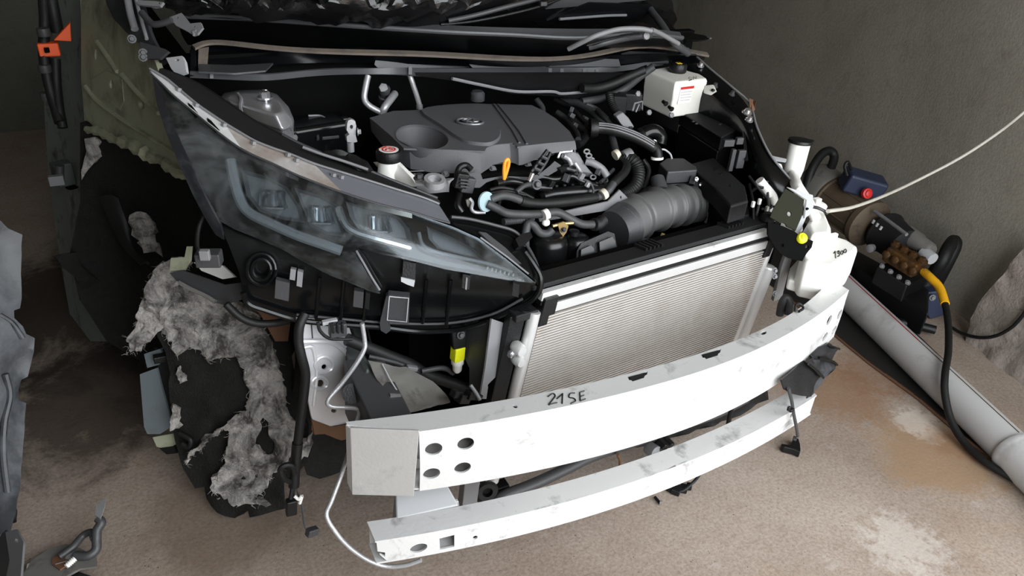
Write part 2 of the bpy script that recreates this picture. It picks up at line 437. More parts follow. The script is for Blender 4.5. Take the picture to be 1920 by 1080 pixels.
def fill(outer, holes=(), step=None):
    """2-D outline with holes -> vertices, triangles"""
    vs, es = [], []
    for loop in [outer] + list(holes):
        lp = dens(loop, step) if step and loop is outer else [tuple(q[:2]) for q in loop]
        b = len(vs); vs += lp; es += [(b + i, b + (i + 1) % len(lp)) for i in range(len(lp))]
    if step:
        x0, x1 = min(v[0] for v in outer), max(v[0] for v in outer); y0, y1 = min(v[1] for v in outer), max(v[1] for v in outer)
        yy = y0 + step / 2; row = 0
        while yy < y1:
            xx = x0 + step / 2 + (step / 2 if row % 2 else 0)
            while xx < x1:
                if inside((xx, yy), outer) and not any(inside((xx, yy), h) for h in holes): vs.append((xx, yy))
                xx += step
            yy += step * 0.87; row += 1
    V, E, Fc, *_ = delaunay_2d_cdt([Vector(v) for v in vs], es, [], 0, 1e-7)
    V = [tuple(v) for v in V]; out = []
    for f in Fc:
        c = (sum(V[i][0] for i in f) / len(f), sum(V[i][1] for i in f) / len(f))
        if inside(c, outer) and not any(inside(c, h) for h in holes): out.append(tuple(f))
    used = sorted({i for f in out for i in f}); mp = {u: i for i, u in enumerate(used)}
    return [V[u] for u in used], [tuple(mp[i] for i in f) for f in out]
def sheet(name, outer, fmap, mat, parent=None, th=0.003, holes=(), step=None, face_to=EYE, wob=0.0, wscale=30, curve=0, **k):
    """a sheet of real thickness: 2-D outline with holes carried into space by fmap, front side towards face_to"""
    if curve: outer = [tuple(q) for q in cr(outer, curve, True)]
    v2, f = fill(outer, holes, step)
    v = [fmap(a, b) for a, b in v2]
    n = Vector((0, 0, 0)); c = Vector((0, 0, 0))
    for t in f:
        n += (v[t[1]] - v[t[0]]).cross(v[t[2]] - v[t[0]]); c += v[t[0]]
    c /= max(1, len(f))
    if n.dot(Vector(face_to) - c) < 0: f = [t[::-1] for t in f]; n = -n
    n.normalize()
    if wob: v = [p + n * wob * noise.fractal(p * wscale, 1.0, 2.0, 4) for p in v]
    return mesh_obj(name, v, f, mat, parent, solid=th, **k)
def grid(name, rows, mat, parent=None, th=0.003, sub=2, flip=False, **k):
    nr, nc = len(rows), len(rows[0])
    v = [Vector(p) for r in rows for p in r]
    f = [(i * nc + j, i * nc + j + 1, (i + 1) * nc + j + 1, (i + 1) * nc + j) for i in range(nr - 1) for j in range(nc - 1)]
    n = Vector((0, 0, 0)); c = sum(v, Vector((0, 0, 0))) / len(v)
    for q in f: n += (v[q[1]] - v[q[0]]).cross(v[q[3]] - v[q[0]])
    if (n.dot(EYE - c) < 0) != flip: f = [q[::-1] for q in f]
    return mesh_obj(name, v, f, mat, parent, solid=th, sub=sub, smooth=60, **k)
def coil(pts, r, pitch, n=6, amp=0.12):
    """path and radii of a corrugated hose"""
    q = cr(pts, 40); out, rad, acc = [q[0]], [r], 0.0
    for a, b in zip(q, q[1:]):
        acc += (b - a).length
        if acc >= pitch / 2: out.append(b); rad.append(r * (1 + (amp if len(out) % 2 else -amp))); acc = 0
    return out, rad
def strokes(name, lines, fmap, w, mat, parent):
    """hand-drawn pen lines lying on a surface"""
    b = MB()
    for ln in lines:
        q = [fmap(x, y) for x, y in ln]
        b.tube(cr(q, 4) if len(q) > 2 else q, w, 6)
    return b.build(name, mat, parent)
# ------------------------------------------------------------------ the room: floor, walls, ceiling, open front
WALL_DIR = Vector((0.316, 1.0, 0)).normalized()
WALL_N = Vector((-WALL_DIR.y, WALL_DIR.x, 0))            # into the room
WALL_O = Vector((2.66, 1.28, 0))
def wall_pt(s, z=0.0, off=0.0): return WALL_O + WALL_DIR * s + WALL_N * off + Vector((0, 0, z))
def wall_px(px, py, off=0.0):
    r = ray(px, py); w = WALL_O + WALL_N * off
    return EYE + r * ((w - EYE).dot(WALL_N) / r.dot(WALL_N))
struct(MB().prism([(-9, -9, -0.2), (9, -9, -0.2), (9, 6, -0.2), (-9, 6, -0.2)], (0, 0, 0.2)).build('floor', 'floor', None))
struct(MB().prism([wall_pt(-1.25), wall_pt(4.8), wall_pt(4.8, 0, -0.2), wall_pt(-1.25, 0, -0.2)], (0, 0, 3.0)).build('wall_right', 'wall', None))
struct(MB().prism([(-1.45, 4.6, 0), (3.9, 4.6, 0), (3.9, 4.8, 0), (-1.45, 4.8, 0)], (0, 0, 3.0)).build('wall_back', 'wall_dark', None))
struct(MB().prism([(-1.25, -0.8, 0), (-1.25, 4.8, 0), (-1.45, 4.8, 0), (-1.45, -0.8, 0)], (0, 0, 3.0)).build('wall_left', 'wall_dark', None))
struct(MB().prism([(-1.45, -0.8, 3.0), (3.9, -0.8, 3.0), (3.9, 4.8, 3.0), (-1.45, 4.8, 3.0)], (0, 0, 0.15)).build('ceiling', 'wall', None))
struct(MB().prism([(-1.45, -1.0, 0), (-0.15, -1.0, 0), (-0.15, -0.8, 0), (-1.45, -0.8, 0)], (0, 0, 3.0)).build('wall_light_block', 'wall', None))  # unseen wall stub added to cut daylight on the left side
# ------------------------------------------------------------------ front bumper beam
BX, BH = 0.86, 0.626
def tt(x): return (x - BX) / BH
def beam_back(x): return 0.943 + 0.075 * tt(x) ** 2 + 0.06 * max(0, tt(x)) ** 3
def beam_front(x): return 0.893 + (0.075 if x < BX else 0.127) * tt(x) ** 2
ZT = 0.55
def beam_zb(x): return 0.400 + 0.012 * tt(x) ** 2
beam = thing('bumper_bar', 'thick curved aluminium bumper bar marked 21 SE in front of the radiator', 'bumper bar')
XL, XR = 0.345, 1.487
def to_xz(px, py):       # pixel on the front face -> (x, z)
    x = 0.8 if px < 1200 else 1.3
    for _ in range(30):
        q = P(px, py, y=beam_front(x)); x = (x + q.x) / 2
    return q.x, q.z
hol = [oval(*to_xz(a, b), 0.0155, 0.0135) for a, b in ((812, 840), (872, 830), (808, 886), (866, 875))]
hol += [oval(*to_xz(a, b), 0.0125, 0.0125) for a, b in ((1553, 599), (1572, 588), (1545, 630), (1562, 618))]
n_ = 40
outer = [(XL + (XR - XL) * i / n_, ZT) for i in range(n_ + 1)] + [(XR + (XL - XR) * i / n_, beam_zb(XR + (XL - XR) * i / n_)) for i in range(n_ + 1)]
def face_map(x, z):
    k = (z - 0.4) / 0.15
    return Vector((x, beam_front(x) - 0.004 * math.sin(math.pi * max(0, min(1, k))), z))
face = sheet('front_face', outer, face_map, 'alu', beam, 0.004, holes=hol, step=0.03)
# inner back web, seen dark through the holes and past the open end
sheet('back_web', [(0.236, ZT - .006), (1.36, ZT - .006), (1.36, 0.42), (0.236, 0.42)], lambda x, z: Vector((x, beam_back(x) - 0.004, z)), 'alu_dark', beam, 0.004, step=0.05)
# top flange with clip slots and holes
def slot(px, py, w, h, rot):
    return [(q.x, q.y) for q in [P(a, b, z=ZT) for a, b in oval(px, py, w, h, 8, rot)]]
tophol = [[(q.x, q.y) for q in Zs(ZT, (1176, 706), (1215, 696), (1213, 702), (1200, 710), (1180, 713))],
          [(q.x, q.y) for q in Zs(ZT, (1314, 664), (1352, 654), (1350, 661), (1338, 668), (1318, 671))],
          slot(966, 762, 5, 3, 20), slot(1432, 624, 6, 3.5, -20), slot(1497, 583, 7, 4, -20)]
xs = [0.236 + (1.49 - 0.236) * i / 50 for i in range(51)]
def ftop(x):
    if x < XL: return beam_front(XL) + (beam_back(0.236) - 0.008 - beam_front(XL)) * (XL - x) / (XL - 0.236)
    return beam_front(x)
outer = [(x, beam_back(x)) for x in xs] + [(x, ftop(x)) for x in reversed(xs)]
sheet('top_flange', outer, lambda x, y: Vector((x, y, ZT)), 'alu', beam, 0.004, holes=tophol, step=0.04)
sheet('bottom_flange', [(x, beam_back(x)) for x in xs] + [(x, ftop(x)) for x in reversed(xs)], lambda x, y: Vector((x, y, beam_zb(x))), 'alu', beam, 0.004, step=0.05, face_to=(0.8, 0.9, -2))
sheet('middle_web', [(x, beam_back(x) - .006) for x in xs] + [(x, ftop(x) + 0.008) for x in reversed(xs)], lambda x, y: Vector((x, y, 0.478)), 'alu_dark', beam, 0.003, step=0.06)
# left end plate, welded over the mitred end; right end closing plate
pl = D((657, 803, 1.0), (786, 808, 0.943), (776, 931, 0.938), (660, 928, 0.985))
prism('end_plate', pl, Vector((0.001, 0.004, 0)), 'alu_dark', beam, 0.0012)
prism('end_plate', [Vector((1.489, beam_front(1.489), ZT)), Vector((1.489, beam_back(1.489), ZT)), Vector((1.489, beam_back(1.489), 0.41)), Vector((1.489, beam_front(1.489), 0.41))], Vector((0.003, 0, 0)), 'alu', beam, 0.0008)
prism('open_end', D((648, 797, 1.01), (657, 804, 1.0), (661, 927, .985), (651, 905, 1.0)), (0.003, .002, 0), 'alu_dark', beam, .0005)
for i, (a, b, c, d_) in enumerate(((1178, 706, 1212, 697), (1316, 664, 1350, 655))):
    q = Zs(ZT + 0.001, (a, b), (c, d_), (c - 4, d_ + 11), (a + 8, b + 9))
    prism('clip', q, (0, 0, -0.012), 'black', beam, 0.002)
cl = tube('wire_clip', D((1490, 584, .985), (1492, 572, .995), (1500, 570, .995), (1506, 578, .985), (1498, 584, .98)), 0.003, 'black', beam)
TOPM = Zd(ZT + 0.0006)
strokes('marker_writing', [
    [(1027, 744), (1036, 738), (1041, 742), (1035, 751), (1029, 759), (1036, 757), (1045, 755)],
    [(1044, 748), (1055, 738)], [(1055, 738), (1054, 757)],
    [(1078, 737), (1069, 738), (1067, 745), (1076, 747), (1079, 752), (1070, 757)],
    [(1096, 733), (1087, 736)], [(1087, 736), (1088, 752)], [(1088, 752), (1098, 748)], [(1088, 744), (1095, 741)]], TOPM, 0.0014, 'ink', beam)

# ------------------------------------------------------------------ lower bumper beam
LX, LH = 0.82, 0.565
def low_back(x): return 0.925 + 0.065 * ((x - LX) / LH) ** 2
def low_front(x): return 0.874 + 0.065 * ((x - LX) / LH) ** 2
ZL = 0.32
low = thing('lower_bumper_bar', 'narrow curved aluminium lower beam below the thick bumper bar', 'bumper bar')
def low_xz(px, py):
    x = 0.6
    for _ in range(12):
        q = P(px, py, y=low_front(x)); x = q.x
    return q.x, q.z
zlb = 0.258
a0, a1 = 0.258, 1.372
hol = [oval(*low_xz(785, 1028), 0.0165, 0.0115, rot=10), [low_xz(824, 1010), low_xz(852, 1003), low_xz(852, 1025), low_xz(825, 1031)], oval(*low_xz(891, 1008), 0.005, 0.005, 10), oval(*low_xz(1485, 778), 0.008, 0.007, 12)]
outer = [(a0 + (a1 - a0) * i / 40, ZL) for i in range(41)] + [(a1 + (a0 - a1) * i / 40, zlb) for i in range(38)] + [(a0 + .02, zlb), low_xz(712, 1040), low_xz(722, 1044), low_xz(722, 1036), low_xz(708, 1034)]
sheet('front_face', outer, lambda x, z: Vector((x, low_front(x), z)), 'alu', low, 0.004, holes=hol, step=0.025)
xs = [0.256 + (1.378 - 0.256) * i / 50 for i in range(51)]
sheet('top_flange', [(x, low_back(x)) for x in xs] + [(x, low_front(x)) for x in reversed(xs)], lambda x, y: Vector((x, y, ZL)), 'alu', low, 0.004, step=0.04)
sheet('bottom_flange', [(x, low_back(x)) for x in xs] + [(x, low_front(x)) for x in reversed(xs)], lambda x, y: Vector((x, y, zlb)), 'alu', low, 0.004, step=0.05, face_to=(0.8, 0.9, -2))
sheet('back_web', [(a0, ZL - .005), (a1, ZL - .005), (a1, zlb + .005), (a0, zlb + .005)], lambda x, z: Vector((x, low_back(x) - 0.004, z)), 'alu_dark', low, 0.004, step=0.05)
# ------------------------------------------------------------------ condenser and radiator pack
rad = thing('radiator', 'silver finned radiator core standing behind the bumper bars', 'radiator')
TL, TR, BL = P(1011, 591, y=1.12), P(1437, 472, y=1.19), P(975, 735, y=1.12)
TLv = TL.copy(); U = TR - TL; U.z = 0.0
Wd = (BL - TL); Wd = Wd * (0.43 / abs(Wd.z))            # downwards, about 43 cm of core
UN = Vector((U.y, -U.x, 0)).normalized()                 # towards the viewer
def core(u, v, off=0.0): return TLv + U * u + Wd * v + UN * off
# flat tubes, one real strip each, too fine to pick apart
b = MB(); N = 62
for i in range(N):
    v = 0.012 + i / N * 0.976
    a, c = core(0.0, v), core(1.0, v)
    dz = Wd * (0.5 / N)
    b.loft([[a - UN * .004, a + UN * 0.006, a + UN * 0.006 + dz, a - UN * .004 + dz], [c - UN * .004, c + UN * 0.006, c + UN * 0.006 + dz, c - UN * .004 + dz]])
b.build('cooling_tube_rows', 'fin', rad, kind='stuff', smooth=0)
prism('core', [core(0, 0), core(1, 0), core(1, 1), core(0, 1)], -UN * 0.03, 'fin_back', rad, 0)
def upright(u, v0, v1, r, mat, name, off=0.0):
    return tube(name, [core(u, v0, off), core(u, v1, off)], r, mat, rad, 14, 0)
upright(-0.022, -0.03, 1.0, 0.0135, 'header', 'header_tank')
upright(1.012, -0.02, 1.0, 0.010, 'header', 'header_tank')
rc = upright(1.052, 0.15, 1.0, 0.0185, 'header', 'receiver_tube')
lathe('receiver_cap', core(1.052, 0.15), -Wd, [(0.0185, 0), (0.017, .004), (0.012, 0.006)], 'header', rc)
# top header bar, dark gap line and the upper silver rail
def bar(name, u0, u1, vt, vb, o0, o1, mat):
    z0, z1 = core(0, vt).z, core(0, vb).z
    return prism(name, [core(u0, vt, o0), core(u1, vt, o0), core(u1, vt, o1), core(u0, vt, o1)], Wd * (vb - vt), mat, rad, 0.0015)
bar('top_bar', 0.03, 0.985, -0.055, -0.004, -.01, .007, 'header')
bar('seal_strip', -0.01, 0.99, -0.085, -0.058, -.012, .004, 'black')
bar('top_rail', -0.01, 0.99, -0.125, -0.082, -.012, .004, 'alu')
sh = prism('fan_shroud_top', [core(-0.03, -0.125, -0.012), core(0.99, -0.125, -0.012), core(0.99, -0.125, -0.06), core(-0.06, -0.125, -0.06)], (0, 0, 0.012), 'black_matte', rad, 0.003)
for u in (0.42, 0.80):      # moulded ribs on the shroud
    for k in range(5):
        q = core(u + k * 0.017, -0.125, -0.045) + Vector((0, 0, 0.013))
        box('rib', q, (0.006, 0.034, 0.012), 'black', sh, rot_xyz(0, 0, 20), 0.0008)
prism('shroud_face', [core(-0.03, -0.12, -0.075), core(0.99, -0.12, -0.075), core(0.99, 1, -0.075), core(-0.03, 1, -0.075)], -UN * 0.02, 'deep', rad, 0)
for u, w in ((-0.005, 0.05), (0.975, 0.055)):   # plastic corner clips
    cc = prism('corner_clip', [core(u, -0.10, 0.012), core(u + w, -0.10, 0.012), core(u + w, 0.0, 0.012), core(u + w * .6, 0.0, 0.012), core(u + w * .6, 0.05, 0.012), core(u, 0.05, 0.012)], -UN * 0.03, 'black', rad, 0.002)
mt = box('mount_bracket', core(-0.05, -0.02, -0.01), (0.055, 0.03, 0.018), 'black_matte', rad, rot_xyz(0, 0, 6))
cyl('mount_bush', core(-0.05, -0.045, -0.01), core(-0.05, -0.02, -0.01), 0.012, 'black', mt)
rb = lathe('mount_rubber', core(0.985, -0.10, -0.02), (0, 0, 1), [(0.012, 0), (0.021, .006), (0.021, .014), (.013, .018), (.019, .026), (.017, .036), (.009, .044)], 'rubber', rad)
# side plate and pipe union at the left
lp = prism('side_plate', [core(-0.05, -0.02, 0.0), core(-0.095, -0.02, -0.01), core(-0.095, 1, -0.01), core(-0.05, 1, 0.0)], -UN * 0.02, 'black', rad, 0.002)
q = P(969, 668, y=1.10)
un = lathe('pipe_union', q + Vector((0.004, .02, .014)), Vector((0.1, -1, 0)), [(0.012, 0), (0.014, .006), (0.014, .024), (.010, .03)], 'header', rad, 16)
lathe('pipe_union', q + Vector((0.006, .02, -.016)), Vector((0.1, -1, 0)), [(0.011, 0), (0.013, .006), (0.013, .022), (.009, .028)], 'header', rad, 16)
bolt(P(959, 664, y=1.09), (-0.9, -0.5, 0), 0.006, 'chrome', un)

# lower cross tube carrying the pack, visible between the two bars
ct = thing('radiator_support_tube', 'grey bent support tube below the radiator, seen between the two bumper bars', 'support tube')
tube('tube', D((925, 948, 1.08), (945, 930, 1.09), (1000, 908, 1.10), (1060, 880, 1.115), (1120, 852, 1.13), (1230, 815, 1.15)), 0.014, 'dkgrey', ct, 12)
prism('upright_bracket', D((872, 900, 1.06), (902, 893, 1.06), (893, 955, 1.06), (866, 958, 1.06)), (0, 0.025, 0), 'grey', ct, 0.002)
rg = MB().lathe(P(912, 918, y=1.085), (-.2, -1, .2), [(0.022, 0), (0.026, .006), (0.022, .012), (.012, .012), (.012, .0)], 18).build('rubber_ring', 'rubber', ct)
box('foot_block', P(925, 925, y=1.12), (0.07, 0.03, 0.05), 'black', ct)
b = MB()
for k in range(5): b.tube([P(962 + k * 6, 890 - k * 3 - 1, y=1.13), P(1060 + k * 14, 858 - k * 6, y=1.16)], 0.0022, 6)
b.build('fin_edges', 'lightgrey', ct, kind='stuff')
# ------------------------------------------------------------------ car body: what is left of the front shell
body = thing('car_body', 'stripped dark car front shell with olive primer side and torn wheel arch', 'car')
# bulkhead and closed sides keep the bay dark
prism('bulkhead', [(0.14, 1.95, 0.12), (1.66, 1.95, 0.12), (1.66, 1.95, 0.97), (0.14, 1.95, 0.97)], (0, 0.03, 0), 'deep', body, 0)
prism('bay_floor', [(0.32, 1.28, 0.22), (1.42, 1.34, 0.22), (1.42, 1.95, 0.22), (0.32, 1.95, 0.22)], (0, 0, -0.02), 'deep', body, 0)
# green inner side panel behind the headlight
side = RB([(160, 240, 2.25), (350, 320, 1.62), (160, 20, 2.3), (290, 140, 1.78), (260, 290, 1.9), (220, 60, 2.05), (400, 410, 1.52)])
sp = sheet('side_panel', [(152, -30), (240, -30), (262, 60), (292, 118), (318, 200), (345, 268), (372, 330), (345, 324), (318, 306), (290, 292), (262, 276), (228, 262), (196, 248), (160, 238), (152, 150)], side, 'green', body, 0.012, step=16,
           holes=[oval(209, 158, 3.5, 9), oval(265, 197, 5, 9, rot=-15), oval(180, 102, 2.5, 11)])
sheet('hole_shade_sheet', [(160, -30), (240, -30), (262, 60), (300, 140), (345, 268), (300, 270), (228, 240), (160, 200)], lambda a, b: side(a, b) + (side(a, b) - EYE).normalized() * .05, 'deep', body, .01, step=30)  # added dark sheet that makes the panel holes read as shaded
def on(px, py, d=0.006):
    q = side(px, py); return q + (EYE - q).normalized() * d
for ln in ([(184, 78), (205, 108), (222, 134)], [(231, 140), (262, 176), (300, 212)], [(162, 162), (185, 190), (228, 222), (290, 262), (352, 300)]):
    MB().tube(cr([on(a, b_, -0.001) for a, b_ in ln], 6), 0.008, 8, 0.7).build('pressed_rib', 'green', sp)
sheet('pressed_plate', [(170, 150), (200, 132), (228, 148), (232, 190), (224, 206), (190, 184)], lambda a, b_: on(a, b_, .006), 'green', sp, 0.004, holes=[oval(209, 158, 3.5, 9)], step=14)
# torn foam along the lower edge
MB().tube(cr([on(a, b_, .004) for a, b_ in [(158, 240), (185, 246), (215, 262), (245, 270), (275, 288), (305, 302), (335, 322), (362, 332), (385, 372), (405, 405)]], 5),
          [0.014 * (0.6 + 0.8 * random.random()) for _ in range(46)], 7).build('torn_foam_edge', 'green', sp)
# hinge pillar, further back and further out
pil = grid('hinge_pillar', [D((78, -20, 2.75), (118, -20, 2.6), (150, -20, 2.45)), D((80, 120, 2.75), (118, 120, 2.62), (156, 120, 2.4)), D((84, 250, 2.75), (122, 250, 2.6), (158, 250, 2.35)), D((100, 420, 2.7), (128, 420, 2.55), (165, 420, 2.3)), D((140, 640, 2.5), (160, 640, 2.4), (200, 640, 2.2))], 'pillar', body, 0.03, 2)
grid('door_sill', [D((100, 330, 2.7), (170, 360, 2.3)), D((130, 480, 2.65), (215, 480, 2.2)), D((160, 600, 2.5), (270, 620, 2.1))], 'deep', body, 0.04, 2)
# dark wheel housing behind the torn liner
wh = RB([(180, 300, 2.2), (360, 340, 1.85), (420, 430, 1.75), (230, 600, 2.1), (420, 640, 1.85), (300, 450, 2.05)])
sheet('wheel_housing', [(150, 230), (180, 240), (228, 258), (300, 290), (370, 325), (420, 380), (470, 460), (520, 560), (560, 620), (520, 700), (400, 720), (285, 690), (200, 640), (150, 560), (130, 480), (150, 380)], wh, 'felt_black', body, 0.02, step=30)
sheet('liner_flap', [(98, 482), (118, 476), (142, 474), (152, 500), (200, 540), (215, 620), (260, 660), (230, 660), (190, 600), (165, 560), (140, 520)], Yd(2.15), 'felt_black', body, 0.006, step=20, wob=.02)
# wheel-arch edge strip and rag of felt
grid('arch_strip', [D((186, 370, 2.1), (206, 362, 2.08), (222, 372, 2.07)), D((215, 440, 2.08), (232, 430, 2.05), (246, 440, 2.05)), D((240, 480, 2.0), (252, 470, 2.0), (262, 482, 2.0)), D((262, 495, 1.95), (275, 488, 1.95), (282, 494, 1.95))], 'rubber', body, 0.006, 2)
sheet('felt_rag', [(242, 412), (262, 404), (280, 410), (290, 425), (292, 450), (302, 478), (285, 470), (270, 478), (262, 450), (252, 430)], Yd(1.98), 'felt', body, 0.015, step=7, wob=.02, wscale=40)
sheet('seal_rag', [(158, 262), (178, 258), (192, 264), (208, 274), (198, 290), (178, 300), (166, 318), (154, 338), (152, 325), (158, 298), (162, 285)], Yd(2.18), 'felt', body, 0.012, step=8, wob=.015)
hg = box('door_hinge', P(118, 325, y=2.45), (0.05, 0.05, 0.07), 'dkgreen', body, rot_xyz(0, 0, 20), 0.006)
cyl('hinge_pin', P(112, 310, y=2.42), P(112, 345, y=2.42), 0.012, 'dkgrey', hg)
box('hinge_leaf', P(106, 338, y=2.4), (0.04, 0.02, 0.03), 'grey', hg)
# A-pillar foot, dusty, left
ap = RB([(210, -10, 2.0), (260, 60, 1.88), (300, 110, 1.78), (240, 0, 1.95)], False)
sheet('pillar_foot', [(196, -30), (250, -30), (262, 0), (275, 40), (285, 72), (300, 100), (318, 108), (300, 118), (278, 108), (262, 82), (240, 64), (214, 36), (200, 10)], ap, 'dust_black', body, 0.01, step=12, wob=.004)
tube('pillar_rib', [ap(238, -10) + Vector((0, -.01, .01)), ap(245, 30) + Vector((0, -.01, .01)), ap(254, 62) + Vector((0, -.01, .01))], 0.008, 'grey', body)
tube('pillar_edge', [ap(250, -20) + Vector((0, -.012, .01)), ap(262, 30) + Vector((0, -.012, .01)), ap(276, 80) + Vector((0, -.012, .01))], 0.004, 'grey', body)
# right inner wing rail
railc = DZ((1288, 92, 0.94), (1330, 130, 0.91), (1372, 165, 0.885), (1404, 195, 0.86), (1418, 240, 0.83), (1442, 290, 0.79), (1478, 335, 0.745), (1512, 372, 0.71))
raili = DZ((1258, 110, 0.92), (1296, 150, 0.885), (1340, 185, 0.86), (1382, 215, 0.84), (1398, 265, 0.80), (1420, 318, 0.76), (1450, 362, 0.715), (1474, 385, 0.685))
grid('wing_rail', [railc, [(a + b_) / 2 + Vector((0, 0, .006)) for a, b_ in zip(railc, raili)], raili, [q + Vector((0.01, 0.01, -0.09)) for q in raili]], 'black_gloss', body, 0.006, 2)
tube('rail_edge', [q + Vector((0.002, 0, 0.002)) for q in railc], 0.003, 'grey', body)
for a, b_, z_, r_ in ((1313, 124, .915, .008), (1400, 212, .86, .010), (1404, 226, .85, .008), (1372, 178, .88, .006), (1340, 163, .895, .006)):
    lathe('rail_bolt', P(a, b_, z=z_), (0, -.3, 1), [(r_ * 1.4, 0), (r_ * 1.4, .003), (r_, .004), (r_ * .8, .012), (.001, .013)], 'chrome' if r_ > .007 else 'dkgrey', body, 14)
prism('rail_tab', DZ((1410, 186, .875), (1418, 190, .875), (1416, 206, .85), (1410, 212, .85)), (0.0, .012, 0.0), 'rust', body, .001)
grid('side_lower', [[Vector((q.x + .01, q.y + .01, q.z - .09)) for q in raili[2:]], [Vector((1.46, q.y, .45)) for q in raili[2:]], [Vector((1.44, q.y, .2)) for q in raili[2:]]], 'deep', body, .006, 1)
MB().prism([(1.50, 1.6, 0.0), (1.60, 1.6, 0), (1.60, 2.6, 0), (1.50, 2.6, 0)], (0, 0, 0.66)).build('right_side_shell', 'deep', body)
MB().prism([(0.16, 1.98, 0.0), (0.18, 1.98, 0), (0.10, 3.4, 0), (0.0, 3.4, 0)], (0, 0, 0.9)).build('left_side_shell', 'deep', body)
# silver frame rail end behind the bumper bar, left
fr = RB([(570, 610, 1.30), (640, 600, 1.30), (690, 660, 1.34), (680, 790, 1.30), (590, 800, 1.27)], False)
fs = sheet('frame_rail', [(556, 596), (600, 596), (650, 600), (660, 630), (676, 652), (700, 668), (714, 682), (706, 700), (688, 716), (676, 742), (672, 790), (650, 800), (620, 806), (594, 812), (584, 780), (572, 720), (566, 680)], fr, 'paint_silver', body, 0.004, step=12,
           holes=[oval(608, 688, 5, 5), oval(601, 719, 7, 7), oval(626, 770, 5, 4)])
def fo(a, b_, d=.004):
    q = fr(a, b_); return q + (EYE - q).normalized() * d
for cx, cy, rx, ry in ((608, 684, 17, 15), (600, 718, 15, 12)):
    MB().tube([fo(a, b_, .002) for a, b_ in oval(cx, cy, rx, ry, 22) + oval(cx, cy, rx, ry, 22)[:1]], 0.004, 8).build('embossed_ring', 'paint_silver', fs)
MB().tube(cr([fo(*q, .002) for q in ((566, 652), (584, 650), (590, 664), (594, 700), (588, 760))], 5), 0.004, 8).build('embossed_ridge', 'paint_silver', fs)
MB().tube(cr([fo(*q, .003) for q in ((566, 640), (600, 640), (630, 645), (660, 672), (690, 690))], 5), 0.006, 8).build('embossed_ridge', 'paint_silver', fs)
MB().tube([fo(*q, .001) for q in ((583, 598), (586, 634))], 0.0015, 6).build('seam', 'dkgrey', fs)
prism('rail_side', [fr(700, 668), fr(676, 742), fr(672, 790), fr(672, 790) + Vector((.05, .3, 0)), fr(700, 668) + Vector((.05, .3, 0))], (0.004, 0, 0), 'dkgrey', body, 0)
sheet('rusty_edge', [(584, 786), (620, 800), (650, 794), (676, 786), (684, 806), (660, 822), (640, 826), (610, 815), (590, 815)], lambda a, b_: fo(a, b_, .002), 'rust', fs, .004, step=8, wob=.006)
# black cavity floor between liner and frame rail
sheet('black_flap', [(560, 640), (572, 720), (588, 800), (640, 812), (656, 830), (650, 880), (600, 900), (575, 890), (556, 830), (548, 740)], Yd(1.42), 'felt_black', body, .01, step=20, wob=.01)
# ------------------------------------------------------------------ cowl trough, seal and windscreen
cw = thing('cowl_tray', 'long black cowl tray with dusty lip below the windscreen', 'cowl')
def ys(z, *p): return DZ(*[(a, b, z) for a, b in p])
U1 = [(318, 6, 1.06), (420, 22, 1.06), (560, 30, 1.06), (700, 38, 1.055), (840, 48, 1.05), (960, 52, 1.05), (1100, 55, 1.045), (1210, 52, 1.04), (1275, 60, 1.02)]
U2 = [(336, 30, 1.05), (430, 33, 1.05), (560, 42, 1.05), (700, 52, 1.045), (840, 61, 1.04), (960, 66, 1.035), (1080, 72, 1.03), (1200, 64, 1.03), (1280, 72, 1.01)]
U3 = [(352, 84, .955), (430, 88, .955), (560, 96, .955), (700, 100, 0.95), (840, 104, 0.945), (960, 110, 0.94), (1080, 110, 0.935), (1200, 92, 0.935), (1290, 94, .93)]
grid('upper_ledge', [DZ(*U1), DZ(*U2)], 'cowl_grey', cw, .006, 2)
grid('trough', [DZ(*[(a, b + 1, c) for a, b, c in U2]), DZ(*[(a, (b + e) / 2 + 4, (c + g) / 2 - .012) for (a, b, c), (d_, e, g) in zip(U2, U3)]), DZ(*U3)], 'cowl', cw, .006, 2)
MB().tube(cr(DZ(*[(a, b - 1, c + .002) for a, b, c in U2]), 6), 0.006, 8).build('ledge_bead', 'cowl_grey', cw)
# dusty lip
L1 = [(360, 84, .995), (382, 74, 1.0), (420, 74, 1.0), (480, 82, .995), (560, 90, .99), (680, 93, .985), (800, 95, .98), (920, 103, .97), (1020, 108, .965), (1080, 104, .965), (1140, 92, .965), (1200, 78, .965), (1260, 86, .955), (1326, 98, .945)]
L2 = [(366, 90, .992), (386, 80, .995), (420, 80, .995), (480, 88, .99), (560, 96, .985), (680, 100, .98), (800, 102, .975), (920, 110, .965), (1020, 113, .96), (1080, 109, .96), (1140, 99, .96), (1200, 84, .96), (1260, 91, .95), (1330, 104, .94)]
grid('dusty_lip', [DZ(*L1), DZ(*L2)], 'cowl_dusty', cw, .006, 2)
